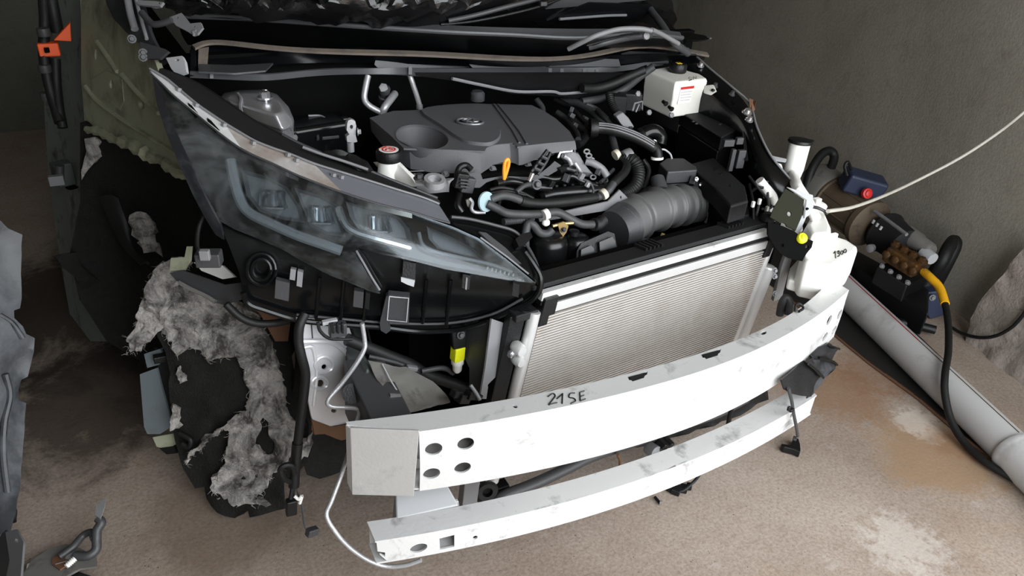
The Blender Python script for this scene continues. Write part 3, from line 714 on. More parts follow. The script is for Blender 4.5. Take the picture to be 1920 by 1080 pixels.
# front skirt of the tray, hanging from the lip, with stepped overlaps
S1 = [(358, 92), (386, 84), (440, 86), (520, 95), (620, 102), (720, 104), (820, 106), (920, 114), (1020, 117), (1100, 112), (1180, 102), (1260, 104), (1322, 104)]
S2 = [(356, 120), (386, 122), (440, 124), (520, 120), (620, 117), (720, 118), (820, 122), (920, 126), (1020, 126), (1100, 124), (1180, 120), (1240, 114), (1320, 112)]
zz = lambda a: .985 - .045 * ((a - 360) / 960.0)
grid('skirt', [DZ(*[(a, b, zz(a) - .004) for a, b in S1]), DZ(*[(a, (b + d_) / 2, zz(a) - .018) for (a, b), (c, d_) in zip(S1, S2)]), DZ(*[(a, b, zz(a) - .03) for a, b in S2])], 'cowl', cw, .005, 2)
sheet('left_step', [(372, 120), (440, 122), (512, 118), (498, 132), (440, 137), (372, 134)], lambda a, b: P(a, b, z=zz(a) - .024), 'cowl_grey', cw, .004, step=14)
for x0, x1, yt, yb in ((706, 876, 101, 127), (884, 1020, 107, 127), (1028, 1160, 108, 125), (1166, 1250, 96, 118)):       # stepped overlaps
    sheet('overlap', [(x0, yt + 4), (x0 + 14, yt), ((x0 + x1) / 2, yt + 1), (x1, yt + 3), (x1 + 4, yb), (x0 + 2, yb), (x0 - 4, yb - 6)], lambda a, b: P(a, b, z=zz(a) - .006 - .028 * (b - yt) / 22), 'cowl_grey', cw, .005, step=14)
# grey seal along the front
K1 = [(356, 134), (400, 135), (440, 138), (500, 142), (560, 133), (620, 130), (700, 128), (770, 126), (800, 128), (880, 128), (960, 127), (1030, 125), (1120, 128), (1180, 122), (1240, 112)]
K2 = [(356, 146), (400, 148), (440, 150), (500, 153), (560, 145), (620, 140), (700, 139), (770, 140), (800, 142), (880, 141), (960, 140), (1030, 138), (1120, 139), (1180, 132), (1244, 122)]
grid('front_seal', [DZ(*[(a, b, zz(a) - .03) for a, b in K1]), DZ(*[(a, b, zz(a) - .045) for a, b in K2])], 'cowl_grey', cw, .006, 2)
for a in (396, 768, 1030, 1052, 1094, 1118):
    prism('seal_clip', DZ((a - 3, 124 + abs(a - 800) * .02, zz(a) - .026), (a + 4, 124 + abs(a - 800) * .02, zz(a) - .026), (a + 4, 140 + abs(a - 800) * .02, zz(a) - .044), (a - 3, 140 + abs(a - 800) * .02, zz(a) - .044)), (0, -.003, 0.002), 'grey', cw, .001)
prism('tray_end', DZ((357, 88, .99), (366, 84, .99), (366, 142, .945), (356, 144, .945)), (0.004, .01, 0), 'cowl', cw, .001)
prism('end_gusset', DZ((372, 92, .985), (392, 88, .985), (389, 128, .95), (371, 128, .95)), (0, .006, 0), 'cowl_dusty', cw, .002)
# underside of the tray with its wire strip, right of the middle
us = RB([(840, 150, 1.66), (960, 180, 1.74), (1100, 176, 1.72), (1200, 140, 1.75), (1000, 146, 1.66)], False)
sheet('drain_tray', [(780, 142), (1180, 140), (1215, 126), (1196, 148), (1150, 172), (1100, 186), (1030, 180), (960, 176), (890, 160), (840, 150)], us, 'black', cw, .01, step=24)
MB().tube(cr([us(a, b) + Vector((0, -.012, .004)) for a, b in [(844, 148), (900, 160), (965, 172), (1030, 172), (1050, 176), (1100, 172)]], 5), .004, 6).build('wire_strip', 'grey', cw)
tube('harness', [us(a, b) + Vector((0, -.02, 0)) for a, b in [(1084, 162), (1110, 162), (1140, 154), (1172, 140), (1200, 128)]], .012, 'rubber', cw)
tube('drain_hose', [us(a, b) + Vector((0, -.015, 0)) for a, b in [(1085, 188), (1130, 180), (1165, 164), (1195, 140), (1220, 122)]], .011, 'hose', cw)

# windscreen, wrapped in crumpled black film
ws = thing('windscreen', 'black film crumpled over the windscreen above the cowl', 'windscreen')
wz = RB([(320, 0, 1.92), (620, 20, 1.80), (1000, 30, 1.82), (1200, 20, 1.95), (620, -120, 2.15), (1000, -120, 2.15), (300, -120, 2.35), (1230, -120, 2.3)])
sheet('glass', [(290, -130), (1240, -130), (1268, 40), (1252, 66), (1100, 66), (960, 64), (840, 60), (700, 50), (560, 42), (400, 30), (310, 14)], wz, 'wrap', ws, .006, step=11, wob=.022, wscale=24, smooth=14)
sheet('torn_film', [(540, -40), (610, -40), (690, -30), (728, -8), (716, 4), (698, 10), (672, 8), (650, 14), (622, 8), (600, 12), (586, 4), (560, 0)], lambda a, b: wz(a, b) + Vector((0, -.012, .012)), 'wrap', ws, .003, step=7, wob=.03, wscale=45, smooth=12)
sheet('torn_film', [(330, -40), (520, -40), (470, -10), (420, 14), (380, 10), (340, 4)], lambda a, b: wz(a, b) + Vector((0, -.01, .01)), 'wrap', ws, .003, step=8, wob=.03, wscale=40, smooth=12)
sheet('side_garnish', [(1060, -40), (1200, -40), (1216, 4), (1130, 12), (1020, 22), (1040, 8)], lambda a, b: wz(a, b) + Vector((0, -.008, .008)), 'dkgrey', ws, .004, step=14)
tube('pillar_edge', DZ((1190, -60, 1.14), (1214, 8, 1.05), (1240, 45, 1.02), (1262, 78, 0.99), (1290, 100, .95)), .011, 'cowl_grey', ws)
sheet('pillar_garnish', [(1100, 12), (1180, 14), (1214, 14), (1240, 40), (1262, 62), (1230, 56), (1180, 42), (1120, 38), (1020, 46), (1060, 28)], lambda a, b: wz(a, b) + Vector((0, -.016, .012)), 'cowl', ws, .006, step=12)
tube('garnish_edge', [wz(a, b) + Vector((0, -.024, .016)) for a, b in [(1040, 44), (1090, 40), (1130, 37), (1164, 36)]], .004, 'grey', ws)
# wiper
wi = thing('wiper', 'long black wiper arm lying across the crumpled windscreen film', 'wiper')
tube('wiper_arm', [wz(a, b) + Vector((0, -.03, .02)) for a, b in [(832, 50), (880, 40), (940, 24), (1000, 8), (1060, -14)]], .006, 'dkgrey', wi)
tube('wiper_blade', [wz(a, b) + Vector((0, -.022, .012)) for a, b in [(820, 52), (880, 46), (950, 32), (1010, 16), (1070, -8)]], .004, 'black', wi)
box('wiper_joint', wz(1008, 17) + Vector((0, -.028, .018)), (.02, .012, .012), 'dkgrey', wi)
w2 = thing('cowl_wiper', 'grey wiper arm arched over the cowl tray, right side', 'wiper')
tube('wiper_arm', DZ((1066, 92, 1.03), (1090, 80, 1.05), (1120, 66, 1.07), (1160, 55, 1.08), (1200, 54, 1.08), (1222, 58, 1.075)), .006, 'grey', w2)
tube('wiper_arm', DZ((1222, 56, 1.075), (1240, 64, 1.06), (1272, 82, 1.03)), .006, 'grey', w2)
tube('wiper_blade', DZ((1104, 88, 1.03), (1140, 78, 1.045), (1190, 68, 1.05), (1220, 66, 1.05)), .009, 'dkgrey', w2)
lathe('pivot_bolt', P(1210, 68, z=1.06), (0, -1, .4), [(.009, 0), (.009, .006), (.005, .008)], 'grey', w2, 12)
b = MB()
for k in range(3): b.tube(cr(DZ((1100 + 12 * k, 86 - 2 * k, 1.04), (1150 + 8 * k, 72 - 3 * k, 1.055), (1190 + 8 * k, 62, 1.06)), 4), .002, 6)
b.build('spring_rods', 'black', w2)
hb = thing('bonnet_hinge_bracket', 'black hinge bracket sticking out beyond the right cowl end', 'hinge')
prism('hinge_plate', DZ((1262, 68, .99), (1288, 60, 1.0), (1322, 66, 1.0), (1333, 72, .998), (1318, 76, .99), (1290, 76, .985), (1284, 86, .97), (1270, 80, .98)), (0.0, .01, -.006), 'black_gloss', hb, .002)
cyl('hinge_pin', P(1325, 72, z=.995), P(1333, 72, z=.995), .004, 'dkgrey', hb)
# left hinge cluster
hl = thing('bonnet_hinge_assembly', 'grey bare-metal hood hinge at the left end of the cowl', 'hinge')
hd = RB([(300, 10, 1.84), (380, 40, 1.74), (350, 110, 1.70), (290, 110, 1.76)], False)
sheet('hinge_leaf', [(318, 32), (340, 24), (348, 34), (356, 44), (376, 42), (380, 52), (370, 64), (362, 66), (350, 58), (330, 48)], hd, 'grey', hl, .005, step=8, holes=[oval(333, 33, 2, 2, 8), oval(364, 50, 2, 2, 8)])
sheet('hinge_leaf', [(258, 0), (292, 2), (306, 4), (300, 12), (270, 10), (258, 8)], hd, 'grey', hl, .006, step=8, holes=[oval(298, 6, 2.5, 2, 8)])
tube('hinge_arm', [hd(a, b) + Vector((0, -.006, .004)) for a, b in [(266, 26), (276, 38), (288, 48), (306, 46), (322, 40)]], .007, 'dkgrey', hl)
sheet('hinge_base', [(262, 78), (276, 82), (310, 92), (316, 96), (300, 110), (278, 110), (264, 100)], hd, 'dkgrey', hl, .006, step=10)
tube('hook', [hd(a, b) for a, b in [(364, 66), (362, 60), (368, 58)]], .003, 'grey', hl)
for a, b in ((247, 72), (268, 98), (268, 106)): bolt(hd(a, b) + Vector((0, -.006, 0)), (0, -1, .3), .006, 'dkgrey', hl)
bk = sheet('white_bracket', [(310, 106), (340, 102), (345, 112), (348, 132), (330, 138), (320, 126)], lambda a, b: hd(a, b) + Vector((0, -.012, 0)), 'lightgrey', hl, .008, step=8, holes=[oval(331, 110, 4, 2.5, 10)])
# ------------------------------------------------------------------ headlight
hd_ = thing('headlight', 'large dusty headlight with black housing on the left front corner', 'headlight')
ctrl_lens = [(290, 150, 1.60), (340, 205, 1.50), (411, 248, 1.42), (470, 291, 1.375), (534, 325, 1.34), (621, 357, 1.305), (700, 379, 1.285), (775, 398, 1.27), (854, 426, 1.235), (1005, 531, 1.12),
             (330, 300, 1.47), (359, 335, 1.43), (411, 414, 1.36), (470, 442, 1.325), (534, 470, 1.295), (589, 501, 1.27), (652, 529, 1.245), (712, 551, 1.215), (672, 466, 1.24), (740, 482, 1.21), (835, 505, 1.17), (954, 525, 1.125), (520, 390, 1.31), (650, 430, 1.25)]
hl_ = RB(ctrl_lens)
def hh(d): # pushed into the lamp along the line of sight
    def f(a, b):
        q = hl_(a, b); v = (q - EYE); return EYE + v * (1 + d / v.length)
    return f
lens_out = [(286, 142), (306, 160), (328, 182), (360, 208), (388, 231), (420, 257), (451, 279), (485, 296), (513, 308), (560, 331), (592, 343), (640, 361), (700, 380), (775, 399), (854, 427), (898, 447), (950, 486), (1005, 531),
            (954, 525), (895, 515), (835, 505), (785, 492), (740, 482), (700, 473), (672, 466), (664, 472), (672, 486), (688, 515), (704, 540), (712, 551), (690, 545), (652, 529), (620, 517), (589, 501), (560, 486), (534, 470), (500, 455), (470, 442), (440, 430), (411, 414), (392, 392), (372, 362), (352, 328), (330, 284), (306, 220), (290, 170)]
sheet('lens', lens_out, hl_, 'lens', hd_, .004, step=14)
# inner bezel, dark, with lamp pockets behind the lens
inner = sheet('bezel', [(296, 165), (330, 195), (388, 242), (450, 290), (513, 320), (592, 354), (700, 392), (775, 410), (850, 437), (895, 457), (985, 524), (954, 518), (835, 498), (740, 476), (680, 460), (660, 470), (676, 500), (700, 538), (650, 520), (589, 493), (534, 462), (470, 434), (416, 408), (380, 360), (345, 300)], hh(.05), 'black_gloss', hd_, .004, step=14)
# outer dark wing of the lamp, dusty black edge towards the wheel arch
sheet('rear_wing', [(286, 145), (300, 168), (318, 215), (340, 270), (362, 318), (384, 368), (400, 398), (412, 420), (420, 450), (404, 440), (384, 408), (360, 362), (336, 308), (312, 250), (294, 195)], hh(-.006), 'dust_black', hd_, .006, step=10)
# light guides (daytime running light strips)
g1 = [(432, 300), (440, 340), (452, 378), (470, 400), (510, 420), (560, 442), (600, 456), (640, 470)]
MB().tube(cr([hh(.022)(a, b) for a, b in g1], 6), .010, 8).build('light_guide', 'lightgrey', hd_)
g2 = [(634, 386), (640, 405), (650, 424), (668, 436), (700, 446), (740, 457), (772, 466)]
MB().tube(cr([hh(.022)(a, b) for a, b in g2], 6), [.003] + [.0075] * 35 + [.005], 8).build('light_guide', 'chrome', hd_)
MB().tube(cr([hh(.022)(a, b) for a, b in [(785, 436), (792, 458), (812, 470), (860, 482), (920, 496), (960, 510)]], 6), .004, 8).build('light_guide', 'grey', hd_)
# projector pockets
def pocket(out, d, mat_floor_, name):
    ring = [hh(.02)(a, b) for a, b in out]
    c = [(sum(a for a, b in out) / len(out)), sum(b for a, b in out) / len(out)]
    ring2 = [hh(d)(c[0] + (a - c[0]) * .82, c[1] + (b - c[1]) * .82) for a, b in out]
    o = MB().loft([ring, ring2], False, True).build(name, mat_floor_, hd_)
    return o, hh(d - .02)(*c)
for out in ([(452, 318), (500, 330), (540, 352), (566, 392), (572, 418), (530, 412), (486, 396), (462, 366)],
            [(552, 352), (600, 366), (632, 384), (640, 420), (648, 444), (612, 440), (582, 424), (566, 386)],
            [(648, 378), (700, 392), (750, 408), (768, 430), (774, 454), (720, 444), (672, 430), (656, 406)],
            [(800, 424), (850, 446), (890, 468), (910, 488), (870, 480), (820, 466), (804, 448)]):
    o, c = pocket(out, .044, 'grey', 'reflector_pocket')
    if out[0][0] < 700:
        d0 = (EYE - c).normalized()
        box('lamp_optic', c - d0 * .004, (.05, .016, .034), 'clear', o, rot_xyz(-30, 18, 20), .006)
        for k_ in range(3): box('reflector_blade', c - d0 * .006 + Vector((-.022 + k_ * .02, 0, .006 - k_ * .006)), (.003, .012, .034), 'chrome', o, rot_xyz(-30, 30, 20 + 14 * k_), .001)
        box('cutoff_shelf', c + d0 * .002 + Vector((.002, 0, -.02)), (.05, .01, .003), 'silver', o, rot_xyz(-20, 18, 20), .001)
for k in range(7):   # ribbed marker optics near the tip
    q = hh(.012)(914 + k * 8, 503 + k * 2.1)
    box('marker_rib', q, (.003, .003, .006), 'lightgrey', hd_, rot_xyz(0, 25, 20), .0008)
# top mirror-like strip, its reflections painted in three tones, and black gasket rails
s_up = [(281, 131), (300, 142), (316, 152), (344, 176), (372, 199), (398, 217), (422, 233), (450, 250), (478, 266), (510, 279), (542, 290), (590, 309), (638, 324), (690, 340), (747, 358), (790, 371), (823, 384)]
s_lo = [(286, 140), (306, 159), (328, 181), (360, 207), (388, 230), (420, 256), (451, 278), (482, 294), (513, 307), (552, 326), (592, 342), (640, 360), (700, 379), (740, 390), (775, 398), (810, 409), (843, 418)]
up3 = [hh(.012)(a, b) for a, b in s_up]; lo3 = [hl_(a, b) + Vector((0, -.003, .003)) for a, b in s_lo]
grid('bright_reflection_strip', [up3[:7], lo3[:7]], 'strip_white', hd_, .003, 2)
grid('tan_reflection_strip', [up3[6:12], lo3[6:12]], 'strip', hd_, .003, 2)
grid('grey_reflection_strip', [up3[11:], lo3[11:]], 'strip_gloss', hd_, .003, 2)
MB().tube(cr([q + Vector((-.002, -.004, 0)) for q in lo3], 4), .0018, 6).build('chrome_bead', 'dkgrey', hd_)
MB().tube(cr([q + Vector((0, -.002, .003)) for q in up3], 4), .0022, 6).build('edge_bead', 'grey', hd_)
for k, (a, b) in enumerate(((335, 168), (368, 197), (420, 234), (475, 268), (540, 290), (556, 300), (625, 328), (640, 332))):
    box('gasket_clip', hh(.004)(a, b), (.008, .008, .007), 'grey', hd_, rot_xyz(0, 20, 30), .001)
for x0, x1 in ((352, 366), (388, 404)):   # dark patches laid on as the shade of openings between segments
    t0 = [(x, y) for x, y in ((x0, 192 + (x0 - 352) * .78), (x0 + 8, 198 + (x0 - 352) * .78), (x1 + 8, 216 + (x0 - 352) * .78), (x1, 220 + (x0 - 352) * .78), (x0 + 2, 204 + (x0 - 352) * .78))]
    sheet('opening_shade_patch', t0, hh(-.004), 'deep', hd_, .002)
# black bonnet rail above the strip
r_up = [(300, 128), (330, 138), (367, 153), (409, 182), (440, 202), (467, 222), (500, 240), (530, 255), (567, 274), (620, 296), (676, 316), (730, 338), (780, 358), (820, 374)]
r_lo = [(296, 140), (322, 153), (352, 178), (384, 204), (412, 222), (442, 240), (480, 260), (512, 274), (552, 288), (600, 308), (650, 324), (720, 345), (776, 362), (826, 380)]
rl = thing('bonnet_edge_rail', 'matt black rail along the top edge of the headlight', 'rail')
ru3 = [hh(.05)(a, b) for a, b in r_up]; rlo3 = [hh(.012)(a, b) for a, b in r_lo]
grid('rail_top', [ru3, [(a + b) / 2 + Vector((0, 0, .003)) for a, b in zip(ru3, rlo3)], rlo3], 'black_matte', rl, .004, 2)
grid('rail_side', [[q + Vector((.002, .004, -.002)) for q in ru3], [q + Vector((.01, .01, -.05)) for q in ru3]], 'black', rl, .004, 1)
MB().tube(cr([q + Vector((0, 0, .003)) for q in ru3[7:]], 4), .003, 6).build('rail_bead', 'dkgrey', rl)
# black housing below the lens
ctrl_h = [(411, 420, 1.36), (454, 517, 1.315), (466, 569, 1.30), (557, 597, 1.285), (676, 608, 1.255), (775, 618, 1.215), (866, 616, 1.175), (954, 581, 1.13), (1005, 541, 1.11), (470, 450, 1.325), (589, 510, 1.275), (712, 555, 1.225), (740, 490, 1.235), (835, 510, 1.185), (954, 530, 1.135)]
ho_ = RB(ctrl_h)
def hof(d):
    def f(a, b):
        q = ho_(a, b); v = (q - EYE); return EYE + v * (1 + d / v.length)
    return f
hs = sheet('housing', [(405, 405), (440, 428), (500, 453), (560, 484), (620, 515), (660, 530), (664, 466), (740, 480), (835, 503), (954, 523), (1006, 530), (1012, 545), (990, 566), (954, 583), (910, 602), (866, 615), (820, 619), (775, 619), (720, 612), (676, 609), (620, 604), (557, 598), (500, 580), (464, 568), (455, 540), (448, 510), (430, 462)], hof(.03), 'black_gloss', hd_, .02, step=20)
MB().tube(cr([hof(.012)(a, b) for a, b in [(456, 548), (466, 570), (500, 583), (557, 600), (620, 607), (676, 611), (720, 614), (775, 621), (820, 621), (866, 617), (910, 604), (954, 585), (990, 568), (1010, 548), (1014, 520), (1002, 496), (985, 472)]], 5), .006, 8).build('lower_rim', 'black_gloss', hs)
MB().tube(cr([hof(.018)(a, b) for a, b in [(556, 590), (640, 598), (740, 606), (840, 606), (920, 590), (980, 560)]], 5), .003, 6).build('seam', 'dkgrey', hs)
def tab(px, py, w, h, mat_, skew=0, name='tab', d=-.004):
    return sheet(name, [(px, py), (px + w, py + skew), (px + w - 2, py + h + skew), (px - 2, py + h)], hof(d), mat_, hs, .014)
tb = tab(517, 525, 26, 34, 'dkgrey', 6)
tab(545, 504, 10, 20, 'grey', 2); tab(558, 508, 10, 28, 'grey', 3)
tab(664, 545, 18, 30, 'dkgrey', 3); tab(686, 548, 8, 30, 'black', 3)
tp = tab(728, 552, 40, 52, 'dkgrey', 4, 'fixing_plate', -.012)
MB().tube([hof(-.02)(a, b) for a, b in [(730, 556), (766, 559), (762, 604), (726, 600), (730, 556)]], .0012, 6).build('plate_rim', 'lightgrey', tp)
sheet('fixing_foot', [(724, 556), (732, 552), (726, 600), (732, 620), (724, 626), (714, 620), (712, 606)], hof(-.012), 'dkgrey', hs, .012)
tab(756, 490, 24, 36, 'black', 4, 'tab', -.008)
sheet('chipped_tab', [(752, 520), (778, 526), (776, 538), (764, 534), (752, 528)], hof(-.016), 'lightgrey', hs, .004)
tab(868, 514, 14, 26, 'black', 3, 'tab', -.012); tab(874, 520, 3, 22, 'grey', 2, 'tab', -.014)
tab(962, 530, 12, 24, 'black', 4, 'tab', -.012)
for a in (600, 646, 690, 800, 845): MB().tube([hof(.004)(a, 520 + (a - 600) * .02), hof(.004)(a - 8, 596 + (a - 600) * .05)], .004, 6).build('rib', 'black_gloss', hs)
for r_ in (.030, .020): MB().tube([hof(.01)(*q) for q in oval(490, 505, r_ * 900, r_ * 1000, 20) + oval(490, 505, r_ * 900, r_ * 1000, 20)[:1]], .004, 8).build('round_socket', 'black_gloss', hs)
# corner web below the lens notch with its ridge
sheet('notch_trim', [(664, 472), (672, 466), (684, 482), (700, 512), (716, 540), (710, 546), (694, 522), (676, 494)], hof(-.012), 'black_gloss', hs, .01)
MB().tube([hof(-.018)(a, b) for a, b in [(668, 470), (682, 494), (698, 522), (712, 544)]], .0022, 6).build('trim_bead', 'grey', hs)
# inner end of the lamp: tip cover beyond the lens
sheet('tip_cover', [(843, 412), (870, 416), (900, 424), (940, 430), (965, 440), (985, 462), (1002, 492), (1012, 520), (1004, 528), (980, 508), (950, 484), (898, 446), (858, 428)], lambda a, b: hl_(a, b) + Vector((0.0, .012, 0.0)), 'black_gloss', hd_, .01, step=12)
MB().tube(cr([hl_(a, b) + Vector((0, 0, .004)) for a, b in [(846, 410), (880, 414), (930, 426), (966, 438), (988, 464), (1004, 494), (1012, 522), (1010, 536)]], 5), .0035, 8).build('tip_rim', 'dkgrey', hd_)
MB().tube([hl_(a, b) + Vector((0, -.002, .004)) for a, b in [(900, 448), (950, 484), (990, 516)]], .002, 6).build('tip_bead', 'grey', hd_)
sheet('tip_inset', [(900, 440), (914, 442), (950, 470), (980, 500), (972, 500), (940, 478)], lambda a, b: hl_(a, b) + Vector((0.0, .006, 0.004)), 'dkgrey', hd_, .004)
sheet('tip_tab', [(966, 458), (978, 448), (994, 444), (998, 454), (982, 470), (972, 472)], lambda a, b: hl_(a, b) + Vector((0, 0, .012)), 'black', hd_, .014)
# wiring connectors behind the lamp, left
cn = thing('headlight_connector', 'small dark connector block hanging beside the rear of the headlight', 'connector')
box('connector_body', P(392, 484, y=1.34), (.045, .03, .028), 'dkgrey', cn, rot_xyz(0, 0, -20), .003)
box('connector_lock', P(384, 478, y=1.32), (.018, .012, .02), 'grey', cn, rot_xyz(0, 0, -20), .002)
tube('cable', D((378, 480, 1.35), (370, 462, 1.37), (372, 430, 1.4), (384, 400, 1.42)), .004, 'rubber', cn)
# ------------------------------------------------------------------ engine
ec = thing('engine_cover', 'matt grey engine cover with round dish and oval emblem', 'engine cover')
ZE = 0.852
xy = lambda a, b: (P(a, b, z=ZE).x, P(a, b, z=ZE).y)
top_px = [(693, 221), (737, 208), (787, 206), (820, 200), (853, 195), (925, 195), (997, 197), (1020, 208), (1042, 222), (1068, 246), (1078, 264), (1030, 268), (985, 273), (970, 275), (962, 268), (916, 272), (908, 283), (850, 281), (757, 278), (724, 246)]
outer = [xy(*q) for q in top_px]
dish = [xy(*q) for q in oval(791, 258, 49, 22, 28, 8)]
sheet('top_skin', outer, lambda x, y: Vector((x, y, ZE)), 'cover', ec, .004, holes=[dish], step=.05)
b = MB()
cx, cy = xy(791, 260)
b.loft([[Vector((cx + (x - cx) * s_, cy + (y - cy) * s_, ZE - h_)) for x, y in dish] for s_, h_ in ((1.03, -.001), (1.0, .004), (.86, .03), (.6, .05), (.3, .056))], False, True)
b.build('dish', 'cover', ec, smooth=60)
sk = [(1078, 264), (1030, 268), (985, 273), (970, 275), (962, 268), (916, 272), (908, 283), (850, 281), (757, 278), (724, 246), (693, 221)]
t3 = [P(a, b_, z=ZE) for a, b_ in sk]
dr = [.018, .02, .04, .045, .04, .04, .055, .058, .06, .05, .03]
grid('front_skirt', [t3, [q + Vector((0, -.006, -d * .4)) for q, d in zip(t3, dr)], [q + Vector((0, -.01, -d)) for q, d in zip(t3, dr)]], 'cover', ec, .004, 1)
rs = [P(a, b_, z=ZE) for a, b_ in ((997, 197), (1042, 222), (1068, 246), (1078, 264))]
grid('side_skirt', [rs, [q + Vector((.006, 0, -.03)) for q in rs]], 'cover', ec, .004, 1, flip=True)
# raised shield in the middle carrying the emblem
shp = [(790, 206), (840, 196), (915, 195), (925, 210), (934, 228), (938, 246), (934, 258), (920, 266), (900, 267), (872, 262), (850, 250), (825, 232)]
sh3 = cr([P(a, b_, z=ZE + .007) for a, b_ in shp], 3, True)
shield = MB().loft([[q + Vector((0, 0, -.01)) + (q - P(870, 228, z=ZE)) * .03 for q in sh3], sh3]).build('shield', 'cover', ec, smooth=30)
MB().tube([P(a, b_, z=ZE + .001) for a, b_ in ((926, 196), (945, 222), (962, 246), (974, 268))], .003, 6).build('groove_rib', 'cover', ec)
MB().tube([P(a, b_, z=ZE + .001) for a, b_ in ((934, 196), (955, 222), (974, 246), (988, 270))], .003, 6).build('groove_rib', 'cover', ec)
lathe('dowel', P(895, 188, z=ZE - .02), (0, 0, 1), [(.02, 0), (.02, .02), (.015, .026)], 'cover', ec)
E0 = P(881, 228, z=ZE + .010)
ux = (P(906, 230, z=ZE + .010) - P(857, 226, z=ZE + .010)); R0 = ux.length / 2; ux.normalize(); uy = Vector((-ux.y, ux.x, 0))
def ell(cx_, cy_, rx, ry, w, nm):
    q = [E0 + ux * (cx_ + rx * math.cos(t)) + uy * (cy_ + ry * math.sin(t)) for t in [2 * math.pi * k / 32 for k in range(33)]]
    return MB().tube(q, w, 8, up=(0, 0, 1), cap=False).build(nm, 'emblem', em)
em = MB().loft([[E0 + ux * R0 * 1.0 * math.cos(t) + uy * R0 * .66 * math.sin(t) + Vector((0, 0, h)) for t in [2 * math.pi * k / 32 for k in range(32)]] for h in (-.006, -.003)]).build('emblem', 'black', ec)
ell(0, 0, R0, R0 * .68, .0030, 'emblem_ring'); ell(0, R0 * .28, R0 * .62, R0 * .3, .0026, 'emblem_ring'); ell(0, R0 * .02, R0 * .27, R0 * .6, .0026, 'emblem_ring')

eng = thing('engine', 'dark engine block with silver cam cover edge below the grey cover', 'engine')
b = MB()
b.loft([[P(a, b_, z=.80) for a, b_ in ((700, 238), (1060, 215), (1085, 290), (1000, 318), (760, 340))], [P(a, b_, z=.80) + Vector((0, 0, -.55)) for a, b_ in ((700, 238), (1060, 215), (1085, 290), (1000, 318), (760, 340))]])
b.build('block', 'deep', eng, bevel=.01)
cc = [P(a, b_, z=.79) for a, b_ in ((745, 330), (800, 328), (850, 324), (905, 318), (960, 312), (1010, 306), (1040, 296))]
MB().tube(cc, .011, 8).build('cam_cover_edge', 'silver', eng)
for a, b_ in ((778, 333), (835, 328), (924, 318), (990, 310)): bolt(P(a, b_, z=.80), (0, -.3, 1), .006, 'grey', eng)
# silver engine mount
em2 = thing('engine_mount', 'cast aluminium engine mount arm beside the white coolant bottle', 'engine mount')
grid('arm', [DZ((776, 334, .835), (800, 330, .84), (832, 332, .84), (840, 340, .835)), DZ((780, 348, .825), (802, 350, .825), (832, 348, .825), (842, 352, .82)), DZ((784, 360, .805), (804, 364, .805), (832, 360, .805), (842, 360, .805))], 'silver', em2, .018, 2)
MB().lathe(P(815, 338, z=.845), (0, -.2, 1), [(.022, -.01), (.022, .004), (.014, .004), (.014, -.006)], 18).build('bush_ring', 'silver', em2)
bolt(P(786, 335, z=.845), (0, 0, 1), .008, 'dkgrey', em2)
# orange dipstick
ds = thing('oil_dipstick', 'orange loop handle of the oil dipstick below the engine cover', 'dipstick')
q0 = P(949, 312, y=1.40)
MB().tube(cr([q0 + Vector((x_, 0, z_)) for x_, z_ in ((-.003, -.03), (-.005, -.006), (-.003, .012), (.003, .016), (.006, .008), (.003, -.008), (-.002, -.026))], 5), .0042, 8).build('handle_loop', 'dip', ds)
cyl('stick_tube', q0 + Vector((-.003, 0, -.03)), q0 + Vector((-.006, .02, -.12)), .004, 'dkgrey', ds)
# coolant bottle with black and red cap
cb = thing('coolant_bottle', 'white coolant bottle with black cap and round red-white label', 'bottle')
c0 = P(730, 318, z=.82)
lathe('body', c0 + Vector((0, 0, -.16)), (0, 0, 1), [(.045, 0), (.05, .03), (.05, .10), (.042, .13), (.026, .145), (.024, .185)], 'white', cb, 26, smooth=50)
grid('shoulder', [DZ((700, 304, .82), (716, 302, .83), (744, 306, .84)), DZ((716, 316, .825), (748, 320, .83), (772, 332, .825)), DZ((740, 340, .80), (762, 350, .80), (782, 350, .80))], 'white', cb, .012, 2)
cap = lathe('cap', c0 + Vector((0, 0, .022)), (0, 0, 1), [(.027, 0), (.028, .003), (.028, .018), (.026, .022), (.02, .023)], 'black', cb, 28)
lathe('cap_label', c0 + Vector((0, 0, .0455)), (0, 0, 1), [(.021, 0), (.021, .0006)], 'label_white', cap, 24)
b = MB()
b.tube([c0 + Vector((.0135 * math.cos(t), .0135 * math.sin(t), .0464)) for t in [2 * math.pi * k / 24 for k in range(25)]], .0018, 6, .3, (0, 0, 1))
b.tube(cr([c0 + Vector((x_, y_, .0464)) for x_, y_ in ((-.008, -.004), (-.004, .004), (.002, .002), (.004, .007), (.008, -.003), (0, -.006))], 4), .002, 6, .3, (0, 0, 1))
b.build('label_print', 'red', cap)
sheet('label_band', [(c0.x - .018, c0.y + .012), (c0.x + .002, c0.y + .020), (c0.x + .0, c0.y + .0165), (c0.x - .0155, c0.y + .010)], lambda x, y: Vector((x, y, c0.z + .0466)), 'orange', cap, .0005, face_to=(0, 0, 5))
# lifting eye
le = thing('lifting_eye', 'bare silver lifting eye bracket standing left of the engine cover', 'bracket')
Y0 = 1.60
sheet('eye_plate', [(651, 232), (653, 226), (659, 224), (666, 227), (668, 236), (667, 254), (670, 266), (661, 268), (651, 266), (650, 256), (655, 252), (650, 244)], Yd(Y0), 'silver', le, .014, step=6, holes=[oval(659, 238, 3, 4, 10)])
cyl('stem', P(657, 266, y=Y0 + .008), P(658, 284, y=Y0 + .008), .008, 'silver', le)
bolt(P(670, 247, y=Y0), (1, -.2, 0), .006, 'silver', le)
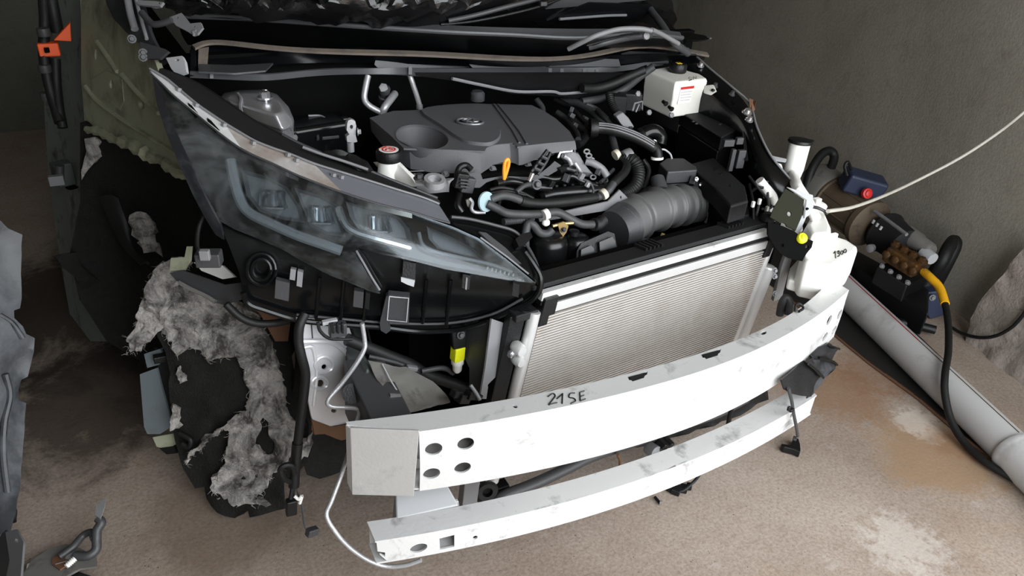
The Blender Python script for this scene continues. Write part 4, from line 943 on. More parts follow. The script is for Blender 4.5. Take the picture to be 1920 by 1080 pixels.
# air-conditioning pipes rising behind the engine
p1 = thing('refrigerant_pipe', 'bent silver pipe with black valve rising behind the engine cover', 'pipe')
tube('pipe', D((690, 142, 1.86), (686, 160, 1.85), (683, 184, 1.84), (692, 198, 1.83), (716, 212, 1.82)), .008, 'silver', p1, 12)
tube('pipe', D((716, 213, 1.82), (722, 200, 1.82), (734, 184, 1.84), (740, 176, 1.86)), .010, 'silver', p1, 12)
lathe('valve', P(720, 176, y=1.86), (0, -.6, 1), [(.012, -.03), (.013, -.01), (.01, -.008), (.01, .006), (.014, .008), (.014, .02), (.008, .022)], 'dkgrey', p1)
lathe('valve_nut', P(718, 165, y=1.85), (0, -1, .4), [(.012, 0), (.012, .006), (.006, .008)], 'grey', p1, 6)
p2 = thing('refrigerant_pipe', 'straight silver pipe behind the engine cover, right of the bent one', 'pipe')
tube('pipe', D((768, 140, 1.86), (774, 158, 1.85), (782, 182, 1.83), (790, 210, 1.8)), .007, 'silver', p2, 12)
lathe('collar', P(786, 196, y=1.815), (0, -.3, -1), [(.009, 0), (.009, .012)], 'grey', p2)
# strut tower, silver
st = thing('strut_tower', 'shiny silver strut tower dome with a bolt, behind the headlight rail', 'strut tower')
ring = [(404, 196), (420, 178), (450, 172), (490, 172), (518, 182), (540, 206), (550, 232), (548, 252), (530, 262), (500, 250), (460, 232), (420, 214)]
rg_t = [P(425 + (a - 404) * .72, 176 + (b_ - 172) * .42, z=.935) for a, b_ in ring]
rg_m = [P(a, 178 + (b_ - 178) * .8, z=.905) for a, b_ in ring]
rg_b = [P(a + 2, b_ + 2, z=.86) for a, b_ in ring]
MB().loft([[q + Vector((0, 0, -.12)) for q in rg_b], rg_b, [q + Vector((0, 0, .01)) for q in rg_b], rg_m, rg_t], False, True).build('dome', 'tower_paint', st, bevel=.006, smooth=50)
MB().tube(cr([q + Vector((0, -.002, -.012)) for q in rg_b[6:] ], 5), .006, 8).build('sealant_bead', 'silver', st)
cyl('stud', P(497, 186, z=.93), P(497, 168, z=.95), .006, 'chrome', st)
bolt(P(497, 184, z=.94), (0, 0, 1), .011, 'chrome', st)
MB().tube(cr([P(a, b_, z=.938) for a, b_ in ((446, 176), (452, 186), (450, 200), (454, 216))], 4), .004, 6).build('weld_seam', 'silver', st)
# black mechanism right of the tower
bm = thing('brake_unit', 'black glossy hydraulic unit half hidden beside the silver strut tower', 'hydraulic unit')
box('housing', P(590, 262, y=1.72), (.14, .1, .1), 'black_gloss', bm, rot_xyz(0, 0, 10), .012)
box('upper_box', P(612, 236, y=1.78), (.1, .06, .05), 'black_gloss', bm, rot_xyz(0, 0, 10), .008)
tube('wire', D((578, 217, 1.74), (600, 217, 1.74), (612, 224, 1.72), (622, 236, 1.7)), .0025, 'grey', bm)
tube('wire', D((560, 232, 1.74), (562, 222, 1.75), (580, 222, 1.75)), .0025, 'grey', bm)
tube('wire', D((596, 262, 1.66), (598, 248, 1.68), (620, 244, 1.7), (650, 240, 1.72)), .003, 'dkgrey', bm)
box('bracket', P(620, 258, y=1.67), (.04, .004, .008), 'dkgrey', bm)
# gasket plates between rail and bottle
gp = thing('cover_flap', 'crumpled black plastic flap between the headlight rail and coolant bottle', 'flap')
sheet('flap', [(568, 275), (600, 282), (640, 282), (668, 290), (688, 304), (700, 318), (690, 322), (630, 298)], RB([(568, 275, 1.42), (668, 290, 1.4), (770, 350, 1.32), (640, 300, 1.38)], False), 'black', gp, .004, step=10, wob=.008, wscale=40)
tube('flap_edge', D((568, 276, 1.41), (606, 290, 1.39), (650, 304, 1.37), (690, 318, 1.35)), .003, 'grey', gp)
# ------------------------------------------------------------------ front of the engine: manifold, brackets, hoses
im = thing('intake_manifold', 'glossy black intake manifold with runners behind the radiator top', 'manifold')
mrb = RB([(840, 400, 1.40), (960, 350, 1.47), (1140, 330, 1.45), (1150, 400, 1.36), (980, 470, 1.30), (1100, 480, 1.30)])
grid('plenum', [[mrb(a, b) for a, b in r] for r in ([(930, 352), (980, 345), (1040, 345), (1100, 342), (1150, 340)], [(935, 366), (980, 362), (1040, 360), (1100, 356), (1150, 352)], [(950, 385), (1000, 380), (1060, 376), (1110, 372), (1150, 368)])], 'black_gloss', im, .03, 2)
MB().tube(cr([mrb(a, b) + Vector((0, -.015, .008)) for a, b in [(1005, 372), (1030, 366), (1070, 362), (1110, 360), (1140, 358)]], 5), [.008] + [.016] * 19 + [.010], 12).build('runner', 'runner', im)
for k in range(9): box('flange_tooth', mrb(1010 + k * 15, 360 - k * 1.2) + Vector((0, -.006, .014)), (.007, .006, .006), 'dkgrey', im, None, .001)
lathe('throttle_drum', mrb(1045, 325) + Vector((0, 0, .01)), (1, -.3, .2), [(.02, -.02), (.026, -.016), (.026, 0), (.022, .004), (.022, .03), (.016, .034)], 'black', im)
# filler bodies in front: the black tanks below
tk = thing('manifold_tank', 'pair of rounded black tanks standing behind the radiator, left', 'tank')
for (a, b, r_, h_) in ((1032, 440, .042, .18), (1082, 440, .032, .15)):
    c = P(a, b, y=1.31)
    lathe('tank', c + Vector((0, 0, -h_)), (0, 0, 1), [(r_ * .95, 0), (r_, .02), (r_, h_ - .02), (r_ * .9, h_ - .006), (r_ * .6, h_)], 'runner', tk, 24, smooth=60)
lathe('tank_boss', P(1076, 440, y=1.30), (0, 0, 1), [(.012, 0), (.012, .01), (.006, .012)], 'black', tk)
cl2 = thing('manifold_end_cover', 'black moulded cover with two square pockets at the radiator top', 'cover')
dcv = PL(P(1080, 470, y=1.27), P(1160, 440, y=1.28), P(1080, 505, y=1.25))
sheet('cover_plate', [(1082, 470), (1090, 456), (1140, 434), (1152, 438), (1158, 470), (1158, 484), (1084, 504), (1080, 490)], dcv, 'black', cl2, .02, step=14)
for o_ in ([(1090, 468), (1108, 460), (1114, 466), (1112, 490), (1088, 496)], [(1124, 454), (1148, 444), (1154, 452), (1154, 478), (1126, 486)]):
    sheet('raised_pocket', o_, lambda a, b: dcv(a, b) + (EYE - dcv(a, b)).normalized() * .012, 'runner', cl2, .012)
# harness bracket strips
hb1 = thing('harness_bracket', 'flat dark grey harness strip below the orange dipstick', 'bracket')
d1 = RB([(880, 350, 1.40), (960, 335, 1.41), (1050, 305, 1.43)], False)
sheet('strip', [(878, 326), (900, 322), (905, 336), (940, 330), (990, 332), (1012, 326), (1032, 310), (1040, 302), (1052, 310), (1048, 318), (1024, 332), (1000, 338), (960, 338), (930, 336), (912, 342), (900, 352), (890, 352)], d1, 'dkgrey', hb1, .004, step=10)
box('clip', d1(948, 334) + Vector((0, -.004, 0)), (.01, .006, .012), 'black', hb1)
hb2 = thing('harness_bracket', 'light grey plastic harness bracket with bent end beside the intake hose', 'bracket')
d2 = RB([(1010, 408, 1.36), (1100, 393, 1.36), (1165, 365, 1.36)], False)
sheet('strip', [(1008, 404), (1060, 396), (1104, 386), (1140, 378), (1152, 366), (1162, 356), (1177, 371), (1166, 384), (1154, 392), (1130, 396), (1106, 400), (1060, 408), (1012, 416)], d2, 'grey', hb2, .004, step=10, holes=[oval(1164, 370, 1.5, 3, 8)])
tl = lambda a, b: d2(a, b)
box('clip', P(1155, 408, y=1.35), (.012, .008, .022), 'black', hb2)
tube('lead', D((1155, 414, 1.35), (1160, 436, 1.34), (1168, 456, 1.32), (1172, 472, 1.31)), .003, 'dkgrey', hb2)
cb1 = thing('wiring_connector', 'black ribbed plug block left of the harness strip', 'connector')
for k, (a, b) in enumerate(((864, 338), (876, 346))):
    box('plug', P(a, b, y=1.40), (.03, .02, .035), 'black' if k == 0 else 'dkgrey', cb1, rot_xyz(0, 15, 0), .003)
for k in range(3): box('plug_rib', P(872, 338 + k * 6, y=1.385), (.024, .004, .004), 'dkgrey', cb1, rot_xyz(0, 15, 0), .0006)
tube('lead', D((856, 330, 1.42), (862, 314, 1.42), (874, 310, 1.42), (884, 318, 1.41)), .007, 'black', cb1)
cb2 = thing('wiring_connector', 'slanted black open-frame plug right of the orange dipstick', 'connector')
for k in range(2):
    tube('frame_bar', D((996 + k * 12, 322 + k * 5, 1.39), (1014 + k * 10, 298 + k * 5, 1.40), (1026 + k * 6, 282 + k * 4, 1.41)), .0045, 'black', cb2, 6, 0)
for t_ in (.2, .5, .8): tube('cross_bar', D((996 + 24 * t_, 322 - 36 * t_, 1.39), (1008 + 22 * t_, 327 - 36 * t_, 1.39)), .004, 'dkgrey', cb2, 6, 0)
lathe('metal_tip', P(999, 324, y=1.39), (-.4, 0, -1), [(.006, 0), (.006, .02), (.003, .022)], 'chrome', cb2, 12)
# cast valve assembly
va = thing('valve_assembly', 'cast grey valve assembly with small pipes right of the engine cover front', 'valve')
grid('casting', [D((1050, 284, 1.46), (1070, 282, 1.46), (1086, 290, 1.45)), D((1060, 300, 1.45), (1080, 300, 1.45), (1098, 312, 1.44)), D((1082, 322, 1.43), (1098, 322, 1.43), (1112, 326, 1.43))], 'grey', va, .02, 2)
tube('pipe', D((1098, 302, 1.44), (1112, 306, 1.43), (1128, 316, 1.42), (1138, 330, 1.41)), .009, 'grey', va)
tube('pipe', D((1056, 292, 1.43), (1066, 298, 1.43), (1072, 310, 1.42)), .006, 'silver', va)
tube('pipe', D((1078, 306, 1.43), (1086, 318, 1.42), (1090, 328, 1.41)), .0055, 'silver', va)
MB().tube([P(a, b, y=1.44) for a, b in ((1046, 296), (1050, 286), (1072, 283))], .004, 6).build('guard', 'chrome', va)
for a, b in ((1100, 284), (1104, 292), (1112, 332), (1134, 338)):
    MB().tube([P(a + 5 * math.cos(t), b + 4 * math.sin(t), y=1.43) for t in [2 * math.pi * k / 12 for k in range(13)]], .0022, 6).build('spring_clip', 'grey', va)
tube('lead', D((1094, 336, 1.40), (1106, 342, 1.39), (1112, 354, 1.38), (1112, 366, 1.37)), .003, 'dkgrey', va)
bolt(P(1006, 346, y=1.38), (0, -1, .4), .008, 'dkgrey', va)
tube('arm', D((968, 360, 1.37), (984, 348, 1.38), (1006, 344, 1.39)), .006, 'dkgrey', va)
# pale round grommet and hoses
gr = thing('hose_grommet', 'pale blue round grommet where two grey hoses pass', 'grommet')
gc = P(909, 378, y=1.36)
lathe('disc', gc, Vector((.35, -1, .25)), [(.021, 0), (.023, .003), (.022, .007), (.008, .009)], 'blue_grey', gr, 24)
h1 = thing('coolant_hose', 'smooth grey coolant hose kinked in front of the manifold', 'hose')
tube('hose', D((914, 382, 1.35), (934, 392, 1.34), (952, 400, 1.33), (985, 402, 1.33), (1015, 401, 1.32), (1044, 398, 1.32), (1066, 408, 1.31), (1090, 420, 1.30), (1112, 421, 1.30)), .0095, 'hose', h1, 12)
lathe('clip', P(1023, 402, y=1.31), (1, .1, .2), [(.012, -.006), (.012, .006)], 'label_white', h1)
lathe('clip_foot', P(1024, 412, y=1.31), (0, 0, -1), [(.006, 0), (.009, .004), (.009, .01), (.005, .014)], 'white', h1)
bt = MB(); pp, rr = coil(D((1112, 421, 1.30), (1122, 420, 1.31), (1130, 414, 1.32)), .014, .007); bt.tube(pp, rr, 12).build('ribbed_end', 'rubber', h1)
h2 = thing('coolant_hose', 'black sleeved hose running across the manifold and up to the right', 'hose')
tube('hose', D((920, 374, 1.36), (940, 367, 1.36), (958, 369, 1.36), (980, 377, 1.355)), .0095, 'hose', h2, 12)
tube('sleeve', D((976, 376, 1.355), (990, 380, 1.355), (1020, 382, 1.355), (1070, 377, 1.36), (1118, 370, 1.37)), .0115, 'rubber', h2, 12)
tube('hose', D((1112, 371, 1.37), (1130, 366, 1.375), (1142, 356, 1.38), (1150, 344, 1.39)), .010, 'dkgrey', h2, 12)
tube('sleeve', D((1148, 346, 1.39), (1158, 336, 1.40), (1170, 324, 1.42), (1175, 312, 1.44), (1168, 298, 1.47), (1160, 290, 1.49)), .011, 'rubber', h2, 12)
tube('hose', D((1164, 294, 1.48), (1154, 282, 1.51), (1150, 268, 1.54), (1146, 256, 1.57)), .010, 'dkgrey', h2, 12)
for a, b, yy in ((1132, 364, 1.37), (1156, 290, 1.485)):
    lathe('white_clamp', P(a, b, y=yy), (1, .1, .4), [(.013, -.006), (.014, 0), (.013, .006)], 'clamp', h2)
h3 = thing('air_hose', 'thick black ribbed hose curving down beside the intake hose', 'hose')
pp, rr = coil(D((1172, 296, 1.47), (1188, 302, 1.45), (1197, 322, 1.43), (1192, 346, 1.41), (1176, 362, 1.40), (1160, 372, 1.39)), .0165, .006, amp=.05)
MB().tube(pp, rr, 14).build('hose', 'rubber', h3)
lathe('end_ring', P(1176, 293, y=1.47), (1, 0, .3), [(.018, -.01), (.019, 0), (.018, .012)], 'grey', h3)
h4 = thing('vacuum_hose', 'short grey angled hose rising from the black tanks', 'hose')
tube('hose', D((985, 462, 1.30), (985, 440, 1.31), (990, 420, 1.32), (1000, 422, 1.315), (1012, 436, 1.31), (1026, 438, 1.31), (1036, 430, 1.31)), .0095, 'hose', h4, 12)
gb = thing('hose_bracket', 'small gold-plated bracket with a dark bolt above the tanks', 'bracket')
sheet('plate', [(1046, 420), (1058, 416), (1066, 424), (1062, 436), (1056, 444), (1050, 436)], Yd(1.295), 'gold', gb, .004, holes=[oval(1056, 430, 3, 3, 10)])
tube('bar', D((1036, 424, 1.30), (1052, 420, 1.30), (1074, 418, 1.30)), .004, 'gold', gb)
bolt(P(1056, 430, y=1.295), (0, -1, .4), .005, 'black', gb)
hg1 = thing('wire_loom', 'thin black wire loom looping over the manifold', 'cable')
tube('loom', D((918, 356, 1.38), (940, 352, 1.385), (970, 358, 1.38), (1000, 372, 1.37)), .004, 'rubber', hg1, 8)
tube('loom', D((920, 362, 1.375), (950, 358, 1.38), (985, 366, 1.37)), .003, 'rubber', hg1, 8)
pp, rr = coil(D((944, 416, 1.33), (970, 413, 1.335), (1000, 410, 1.34)), .008, .005); MB().tube(pp, rr, 10).build('ribbed_loom', 'dkgrey', hg1)
mb = thing('bracket_lever', 'small tarnished metal lever below the black plug block', 'lever')
tube('lever', D((880, 372, 1.37), (886, 380, 1.365), (884, 392, 1.36), (892, 398, 1.36), (910, 398, 1.355)), .004, 'silver', mb, 8)
sheet('lever_plate', [(874, 376), (882, 372), (888, 382), (884, 394), (876, 386)], Yd(1.368), 'motor_grey', mb, .004)

# ------------------------------------------------------------------ intake hose and air box
ih = thing('intake_hose', 'wide grey ribbed air intake hose with a clamp', 'hose')
pth = cr(D((1168, 424, 1.33), (1190, 408, 1.345), (1220, 396, 1.36), (1255, 388, 1.375), (1290, 384, 1.39), (1322, 382, 1.40)), 34)
rr = []
for i, q in enumerate(pth):
    t = i / (len(pth) - 1)
    r_ = .056 - .012 * t
    for c in (.22, .47, .62, .74): r_ += .008 * math.exp(-((t - c) / .014) ** 2) - .003 * math.exp(-((t - c - .035) / .014) ** 2)
    if t > .8: r_ += .0035 * math.sin(t * 190)
    rr.append(r_)
MB().tube(pth, rr, 28).build('hose', 'intake', ih, smooth=60)
MB().tube(D((1150, 432, 1.32), (1172, 421, 1.333)), [.048, .058], 28).build('hose_mouth', 'dkgrey', ih)
lathe('clamp', pth[-8], pth[-1] - pth[-9], [(.049, -.005), (.051, 0), (.049, .005)], 'grey', ih, 28)
MB().tube(D((1326, 396, 1.35), (1328, 408, 1.345), (1322, 418, 1.345)), .004, 8).build('clamp_screw', 'grey', ih)
cyl('side_port', P(1237, 358, y=1.40), P(1232, 334, y=1.43), .022, 'hose', ih, .018)
ab = thing('air_box', 'black air filter box with ribbed corner at the end of the intake hose', 'air box')
lid = [(1288, 308), (1338, 294), (1398, 348), (1404, 376), (1370, 386), (1342, 352)]
zl = .735
lt = [P(a, b, z=zl) for a, b in lid]
MB().loft([[q + Vector((0, 0, -.05)) for q in lt], [q + Vector((0, 0, -.006)) for q in lt], lt]).build('lid', 'black_matte', ab, bevel=.006)
bt_ = [P(a, b, z=zl - .05) for a, b in [(1292, 334), (1340, 320), (1404, 384), (1406, 402), (1372, 410), (1344, 384)]]
MB().loft([[q + Vector((0, 0.01, -.2)) for q in bt_], bt_]).build('lower_case', 'black', ab, bevel=.006)
for k in range(5):
    a = 1362 + k * 9
    prism('rib', D((a, 378 - k * 3, 1.29), (a + 3, 377 - k * 3, 1.29), (a - 3, 424 - k * 2, 1.27), (a - 8, 426 - k * 2, 1.27)), (0, .012, 0), 'dkgrey', ab, .001)
for a, b in ((1342, 318), (1352, 326), (1372, 348)): box('lid_mark', P(a, b, z=zl + .001), (.016, .006, .003), 'black', ab, rot_xyz(0, 0, 30), .001)
sn = thing('air_flow_sensor', 'cluster of small black plugs between hose and air box', 'sensor')
for a, b, s_ in ((1308, 348, .018), (1316, 360, .016), (1300, 338, .016), (1322, 372, .014)):
    box('plug', P(a, b, y=1.40), (s_, s_, s_ * 1.3), 'dkgrey', sn, rot_xyz(0, 20, 30), .002)
    bolt(P(a + 6, b - 2, y=1.385), (0, -1, .5), .004, 'chrome', sn)
eb = thing('control_unit', 'grey lidded control box in front of the fuse box', 'control box')
tp_ = [P(a, b, z=.745) for a, b in ((1236, 306), (1250, 296), (1282, 296), (1306, 312), (1308, 318), (1252, 322))]
MB().loft([[q + Vector((0, 0, -.035)) for q in tp_], [q + Vector((0, 0, -.004)) for q in tp_], tp_]).build('lid', 'dkgrey', eb, bevel=.004)
tb_ = [q + Vector((0, .004, -.037)) for q in tp_]
MB().loft([[q + Vector((0, 0.01, -.10)) for q in tb_], tb_]).build('case', 'black', eb, bevel=.005)
fb = thing('fuse_box', 'big square black fuse box right of the engine', 'fuse box')
fz = .80
ft = [P(a, b, z=fz) for a, b in ((1275, 209), (1355, 192), (1378, 208), (1390, 238), (1353, 257))]
MB().loft([[q + Vector((0, 0, -.04)) for q in ft], [q + Vector((0, 0, -.004)) for q in ft], ft]).build('lid', 'black_matte', fb, bevel=.005)
fb_ = [P(1312, 222, z=fz) + (q - P(1312, 222, z=fz)) * .97 + Vector((0, 0, -.042)) for q in ft]
MB().loft([[q + Vector((0, 0, -.22)) for q in fb_], fb_]).build('case', 'black', fb, bevel=.005)
for a, b, w, h in ((1366, 268, .03, .018), (1386, 264, .02, .018), (1372, 300, .012, .06), (1388, 298, .022, .05)):
    box('latch', P(a, b, y=1.385), (w, .012, h), 'dkgrey', fb, rot_xyz(0, 0, -12), .002)
for a, b in ((1300, 228), (1306, 232), (1350, 233)): box('lid_mark', P(a, b, z=fz + .001), (.01, .006, .003), 'dkgrey', fb, rot_xyz(0, 0, 20), .001)
tube('lid_cable', DZ((1345, 168, .86), (1375, 188, .85), (1392, 220, .83), (1396, 262, .80), (1400, 300, .77)), .004, 'black', fb)

# ------------------------------------------------------------------ brake fluid reservoir
rv = thing('fluid_reservoir', 'square white fluid reservoir with black cap and warning label at the back', 'reservoir')
zt = .90
A_, B_, C_, D_, E_ = [P(a, b, z=zt) for a, b in ((1210, 131), (1252, 124), (1294, 125), (1328, 147), (1267, 154))]
tq = [A_, B_, C_, D_, E_]
ctr = sum(tq, Vector((0, 0, 0))) / 5
MB().loft([[ctr + (q - ctr) * .96 + Vector((0, 0, -.105)) for q in tq], [ctr + (q - ctr) * .99 + Vector((0, 0, -.055)) for q in tq], [q + Vector((0, 0, -.05)) for q in tq], [q + Vector((0, 0, -.008)) for q in tq], [ctr + (q - ctr) * .95 for q in tq]]).build('tank', 'white_res', rv, bevel=.006, smooth=30)
cp = lathe('cap', P(1270, 135, z=zt), (0, 0, 1), [(.024, 0), (.026, .003), (.026, .02), (.023, .025)], 'black', rv, 28)
q = P(1270, 135, z=zt) + Vector((0, 0, .0255))
prism('cap_label', [q + Vector((.011 * math.cos(t + .6), .011 * math.sin(t + .6), 0)) for t in [math.pi / 2 * k for k in range(4)]], (0, 0, .0008), 'label_yellow', cp, 0)
box('cap_print', q + Vector((0, 0, .001)), (.005, .004, .0006), 'ink', cp, rot_xyz(0, 0, 30), 0)
fn = (D_ - E_); nrm = Vector((fn.y, -fn.x, 0)).normalized()
fE = E_ + Vector((0, 0, -.012)); fU = fn * 1.0
lb = prism('warning_label', [fE + fU * u + Vector((0, 0, -v)) + nrm * .001 for u, v in ((.18, .004), (.58, .004), (.56, .052), (.15, .052))], nrm * .0008, 'label_white', rv, 0)
prism('label_band', [fE + fU * u + Vector((0, 0, -v)) + nrm * .0022 for u, v in ((.18, .004), (.58, .004), (.578, .011), (.178, .011))], nrm * .0004, 'red', lb, 0)
b = MB()
for k in range(4): b.tube([fE + fU * .2 + Vector((0, 0, -.019 - k * .008)) + nrm * .002, fE + fU * (.5 if k % 2 else .54) + Vector((0, 0, -.019 - k * .008)) + nrm * .002], .0005, 5)
b.build('label_text_lines', 'grey', lb)
lg = prism('fixing_lug', DZ((1324, 162, .90), (1340, 160, .903), (1345, 172, .896), (1334, 179, .888), (1322, 176, .888)), (0, .01, 0), 'white_res', rv, .003)
cyl('lug_hole', P(1336, 169, z=.897) + Vector((0, -.006, 0)), P(1336, 169, z=.897) + Vector((0, .002, 0)), .004, 'black', lg)
strokes('marker_writing', [[(1297, 146), (1292, 145), (1292, 148), (1297, 149), (1292, 151)], [(1300, 149), (1300, 144), (1305, 148), (1305, 143)]], Zd(zt - .0005), .0011, 'ink', rv)
for a, b in ((1243, 190), (1254, 200)): lathe('hose_stub', P(a, b, y=1.62), (0, -1, -.2), [(.005, 0), (.005, .012), (.007, .013), (.007, .016)], 'black', rv, 12)

# ------------------------------------------------------------------ hoses and looms at the rear right of the bay
rh = thing('heater_hose', 'ribbed black sleeve hose slanting from engine to control box', 'hose')
pth = D((1112, 240, 1.58), (1130, 240, 1.57), (1155, 244, 1.55), (1185, 254, 1.53), (1210, 266, 1.51), (1226, 276, 1.50))
MB().tube(cr(pth, 6), .020, 14, .75).build('sleeve', 'rubber', rh)
for k in range(5):
    MB().tube([q + ((EYE - q).normalized() * math.cos(.5 * (k - 2)) + Vector((0, 0, .75)) * math.sin(.5 * (k - 2))) * .0195 for q in cr(pth, 4)], .0022, 5).build('sleeve_rib', 'grey', rh)
lathe('end_collar', pth[0], pth[1] - pth[0], [(.024, -.008), (.025, 0), (.022, .012)], 'black', rh)
tube('elbow', D((1226, 276, 1.50), (1232, 284, 1.49), (1234, 298, 1.48)), .014, 'black', rh)
lathe('elbow_ring', P(1232, 296, y=1.48), (0, -.2, -1), [(.016, -.002), (.017, .001), (.016, .004)], 'label_white', rh)
o1 = thing('vent_hose', 'long dark grey hose from the cowl down to the ribbed sleeve', 'hose')
tube('hose', D((1052, 190, 1.80), (1080, 192, 1.76), (1108, 208, 1.70), (1126, 226, 1.64), (1142, 244, 1.60)), .011, 'hose', o1, 12)
tube('hose', D((1006, 186, 1.8), (1016, 200, 1.78), (1018, 212, 1.76)), .008, 'hose', o1, 10)
o2 = thing('cable_conduit', 'black ribbed conduit with a grey square clip near the reservoir', 'conduit')
pp, rr = coil(D((1142, 176, 1.70), (1146, 192, 1.68), (1154, 208, 1.65), (1160, 216, 1.63)), .011, .006, amp=.06); MB().tube(pp, rr, 12).build('conduit', 'rubber', o2)
prism('clip_box', D((1155, 218, 1.60), (1168, 210, 1.60), (1180, 222, 1.585), (1190, 238, 1.57), (1178, 248, 1.57), (1164, 232, 1.585)), (0, .018, 0), 'grey', o2, .003)
box('clip_slot', P(1182, 242, y=1.565), (.012, .006, .014), 'black', o2, None, .002)
tube('conduit', D((1120, 206, 1.66), (1132, 220, 1.63), (1150, 240, 1.60)), .008, 'rubber', o2)
o3 = thing('water_outlet', 'glossy black water outlet elbow behind the control box', 'outlet')
tube('elbow', D((1196, 262, 1.56), (1210, 250, 1.56), (1226, 246, 1.555), (1238, 256, 1.55), (1236, 272, 1.54)), .019, 'black_gloss', o3, 14)
lathe('flange', P(1204, 258, y=1.56), (1, -.2, .4), [(.026, -.006), (.027, 0), (.026, .006)], 'black', o3)
bolt(P(1226, 268, y=1.53), (0, -1, .3), .006, 'chrome', o3)
tube('wire', D((1232, 284, 1.50), (1244, 280, 1.50), (1256, 288, 1.49), (1260, 298, 1.48)), .0025, 'lightgrey', o3)
lathe('banjo', P(1228, 282, y=1.5), (0, -1, .3), [(.009, 0), (.009, .008), (.005, .01)], 'chrome', o3, 8)
o4 = thing('relay_block', 'black relay block with a small metal clip beside the reservoir', 'relay')
box('block', P(1178, 188, y=1.72), (.07, .05, .05), 'black', o4, rot_xyz(0, 0, -25), .004)
box('block', P(1160, 194, y=1.7), (.04, .04, .05), 'black_matte', o4, rot_xyz(0, 0, -25), .004)
MB().tube(D((1186, 208, 1.64), (1190, 194, 1.65), (1204, 190, 1.65), (1204, 206, 1.64), (1198, 196, 1.645), (1192, 210, 1.64)), .0028, 6).build('metal_clip', 'grey', o4)
for a, b in ((1216, 211, ), (1258, 216), (1195, 176)): lathe('bolt_head', P(a, b, y=1.62), (0, -1, .4), [(.008, 0), (.008, .005), (.004, .007)], 'grey', o4, 6)
o5 = thing('hard_pipe', 'black hard pipe with clips running beside the engine cover', 'pipe')
tube('pipe', D((1070, 222, 1.66), (1086, 236, 1.63), (1100, 250, 1.60), (1092, 266, 1.56), (1082, 272, 1.54)), .010, 'black', o5, 10)
tube('pipe', D((1044, 210, 1.7), (1062, 224, 1.67), (1080, 248, 1.6), (1084, 262, 1.55)), .008, 'black_matte', o5, 10)
for a, b in ((1072, 216), (1078, 234), (1088, 244)): box('pipe_clip', P(a, b, y=1.63), (.016, .012, .012), 'dkgrey', o5, rot_xyz(0, 30, 0), .002)
for a, b in ((1038, 236), (1044, 241)): box('clip', P(a, b, y=1.64), (.012, .008, .006), 'dkgrey', o5, None, .001)
tr = thing('transmission_case', 'dark transmission case deep below the fuse box', 'gearbox')
lathe('case', Vector((1.14, 1.72, .42)), (1, 0, 0), [(.10, -.1), (.17, -.06), (.19, .02), (.15, .12), (.06, .16)], 'deep', tr, 24)
for k in range(6): MB().tube([Vector((1.05 + k * .03, 1.56, .42 + .03 * (k % 2))), Vector((1.05 + k * .03, 1.62, .56))], .006, 6).build('case_rib', 'black', tr)

# extra looms threaded over the engine front and the gearbox
el = thing('engine_loom', 'glossy black wire looms and small plugs threaded over the engine front', 'wiring')
for pts, r_, m_ in ((((1010, 330, 1.42), (1040, 336, 1.41), (1072, 330, 1.41), (1092, 340, 1.40), (1118, 348, 1.40)), .006, 'runner'),
                    (((930, 344, 1.40), (960, 340, 1.41), (1000, 350, 1.40), (1032, 352, 1.40)), .009, 'runner'),
                    (((1046, 322, 1.42), (1060, 316, 1.43), (1078, 320, 1.42)), .010, 'runner'),
                    (((1150, 318, 1.45), (1138, 330, 1.43), (1126, 342, 1.41)), .005, 'dkgrey'),
                    (((1206, 300, 1.48), (1216, 318, 1.46), (1212, 340, 1.44), (1204, 356, 1.42)), .007, 'runner'),
                    (((1198, 366, 1.40), (1214, 356, 1.41), (1230, 350, 1.42)), .008, 'runner'),
                    (((1040, 186, 1.78), (1066, 200, 1.74), (1086, 218, 1.68), (1100, 232, 1.64)), .008, 'runner'),
                    (((1100, 196, 1.72), (1118, 204, 1.70), (1138, 222, 1.64)), .006, 'dkgrey'),
                    (((862, 364, 1.40), (858, 384, 1.38), (866, 398, 1.37)), .008, 'runner'),
                    (((1176, 460, 1.30), (1200, 450, 1.31), (1226, 452, 1.31), (1250, 446, 1.31)), .006, 'dkgrey'),
                    (((1200, 476, 1.29), (1230, 462, 1.30), (1262, 452, 1.31)), .007, 'runner')):
    tube('loom', D(*pts), r_, m_, el, 10)
for a, b, y_, s_, m_ in ((1062, 334, 1.40, .018, 'dkgrey'), (1090, 330, 1.40, .014, 'grey'), (1034, 344, 1.39, .014, 'black'), (1122, 322, 1.42, .016, 'dkgrey'), (1102, 346, 1.39, .012, 'silver'), (1108, 300, 1.45, .014, 'silver'), (1222, 460, 1.30, .018, 'dkgrey'), (1196, 470, 1.29, .022, 'black'), (1242, 442, 1.31, .012, 'gold'), (1072, 206, 1.71, .014, 'dkgrey'), (1096, 224, 1.66, .016, 'dkgrey'), (1126, 214, 1.67, .012, 'silver')):
    box('plug', P(a, b, y=y_), (s_, s_ * .8, s_ * 1.1), m_, el, rot_xyz(10, 25, a % 60), .002)
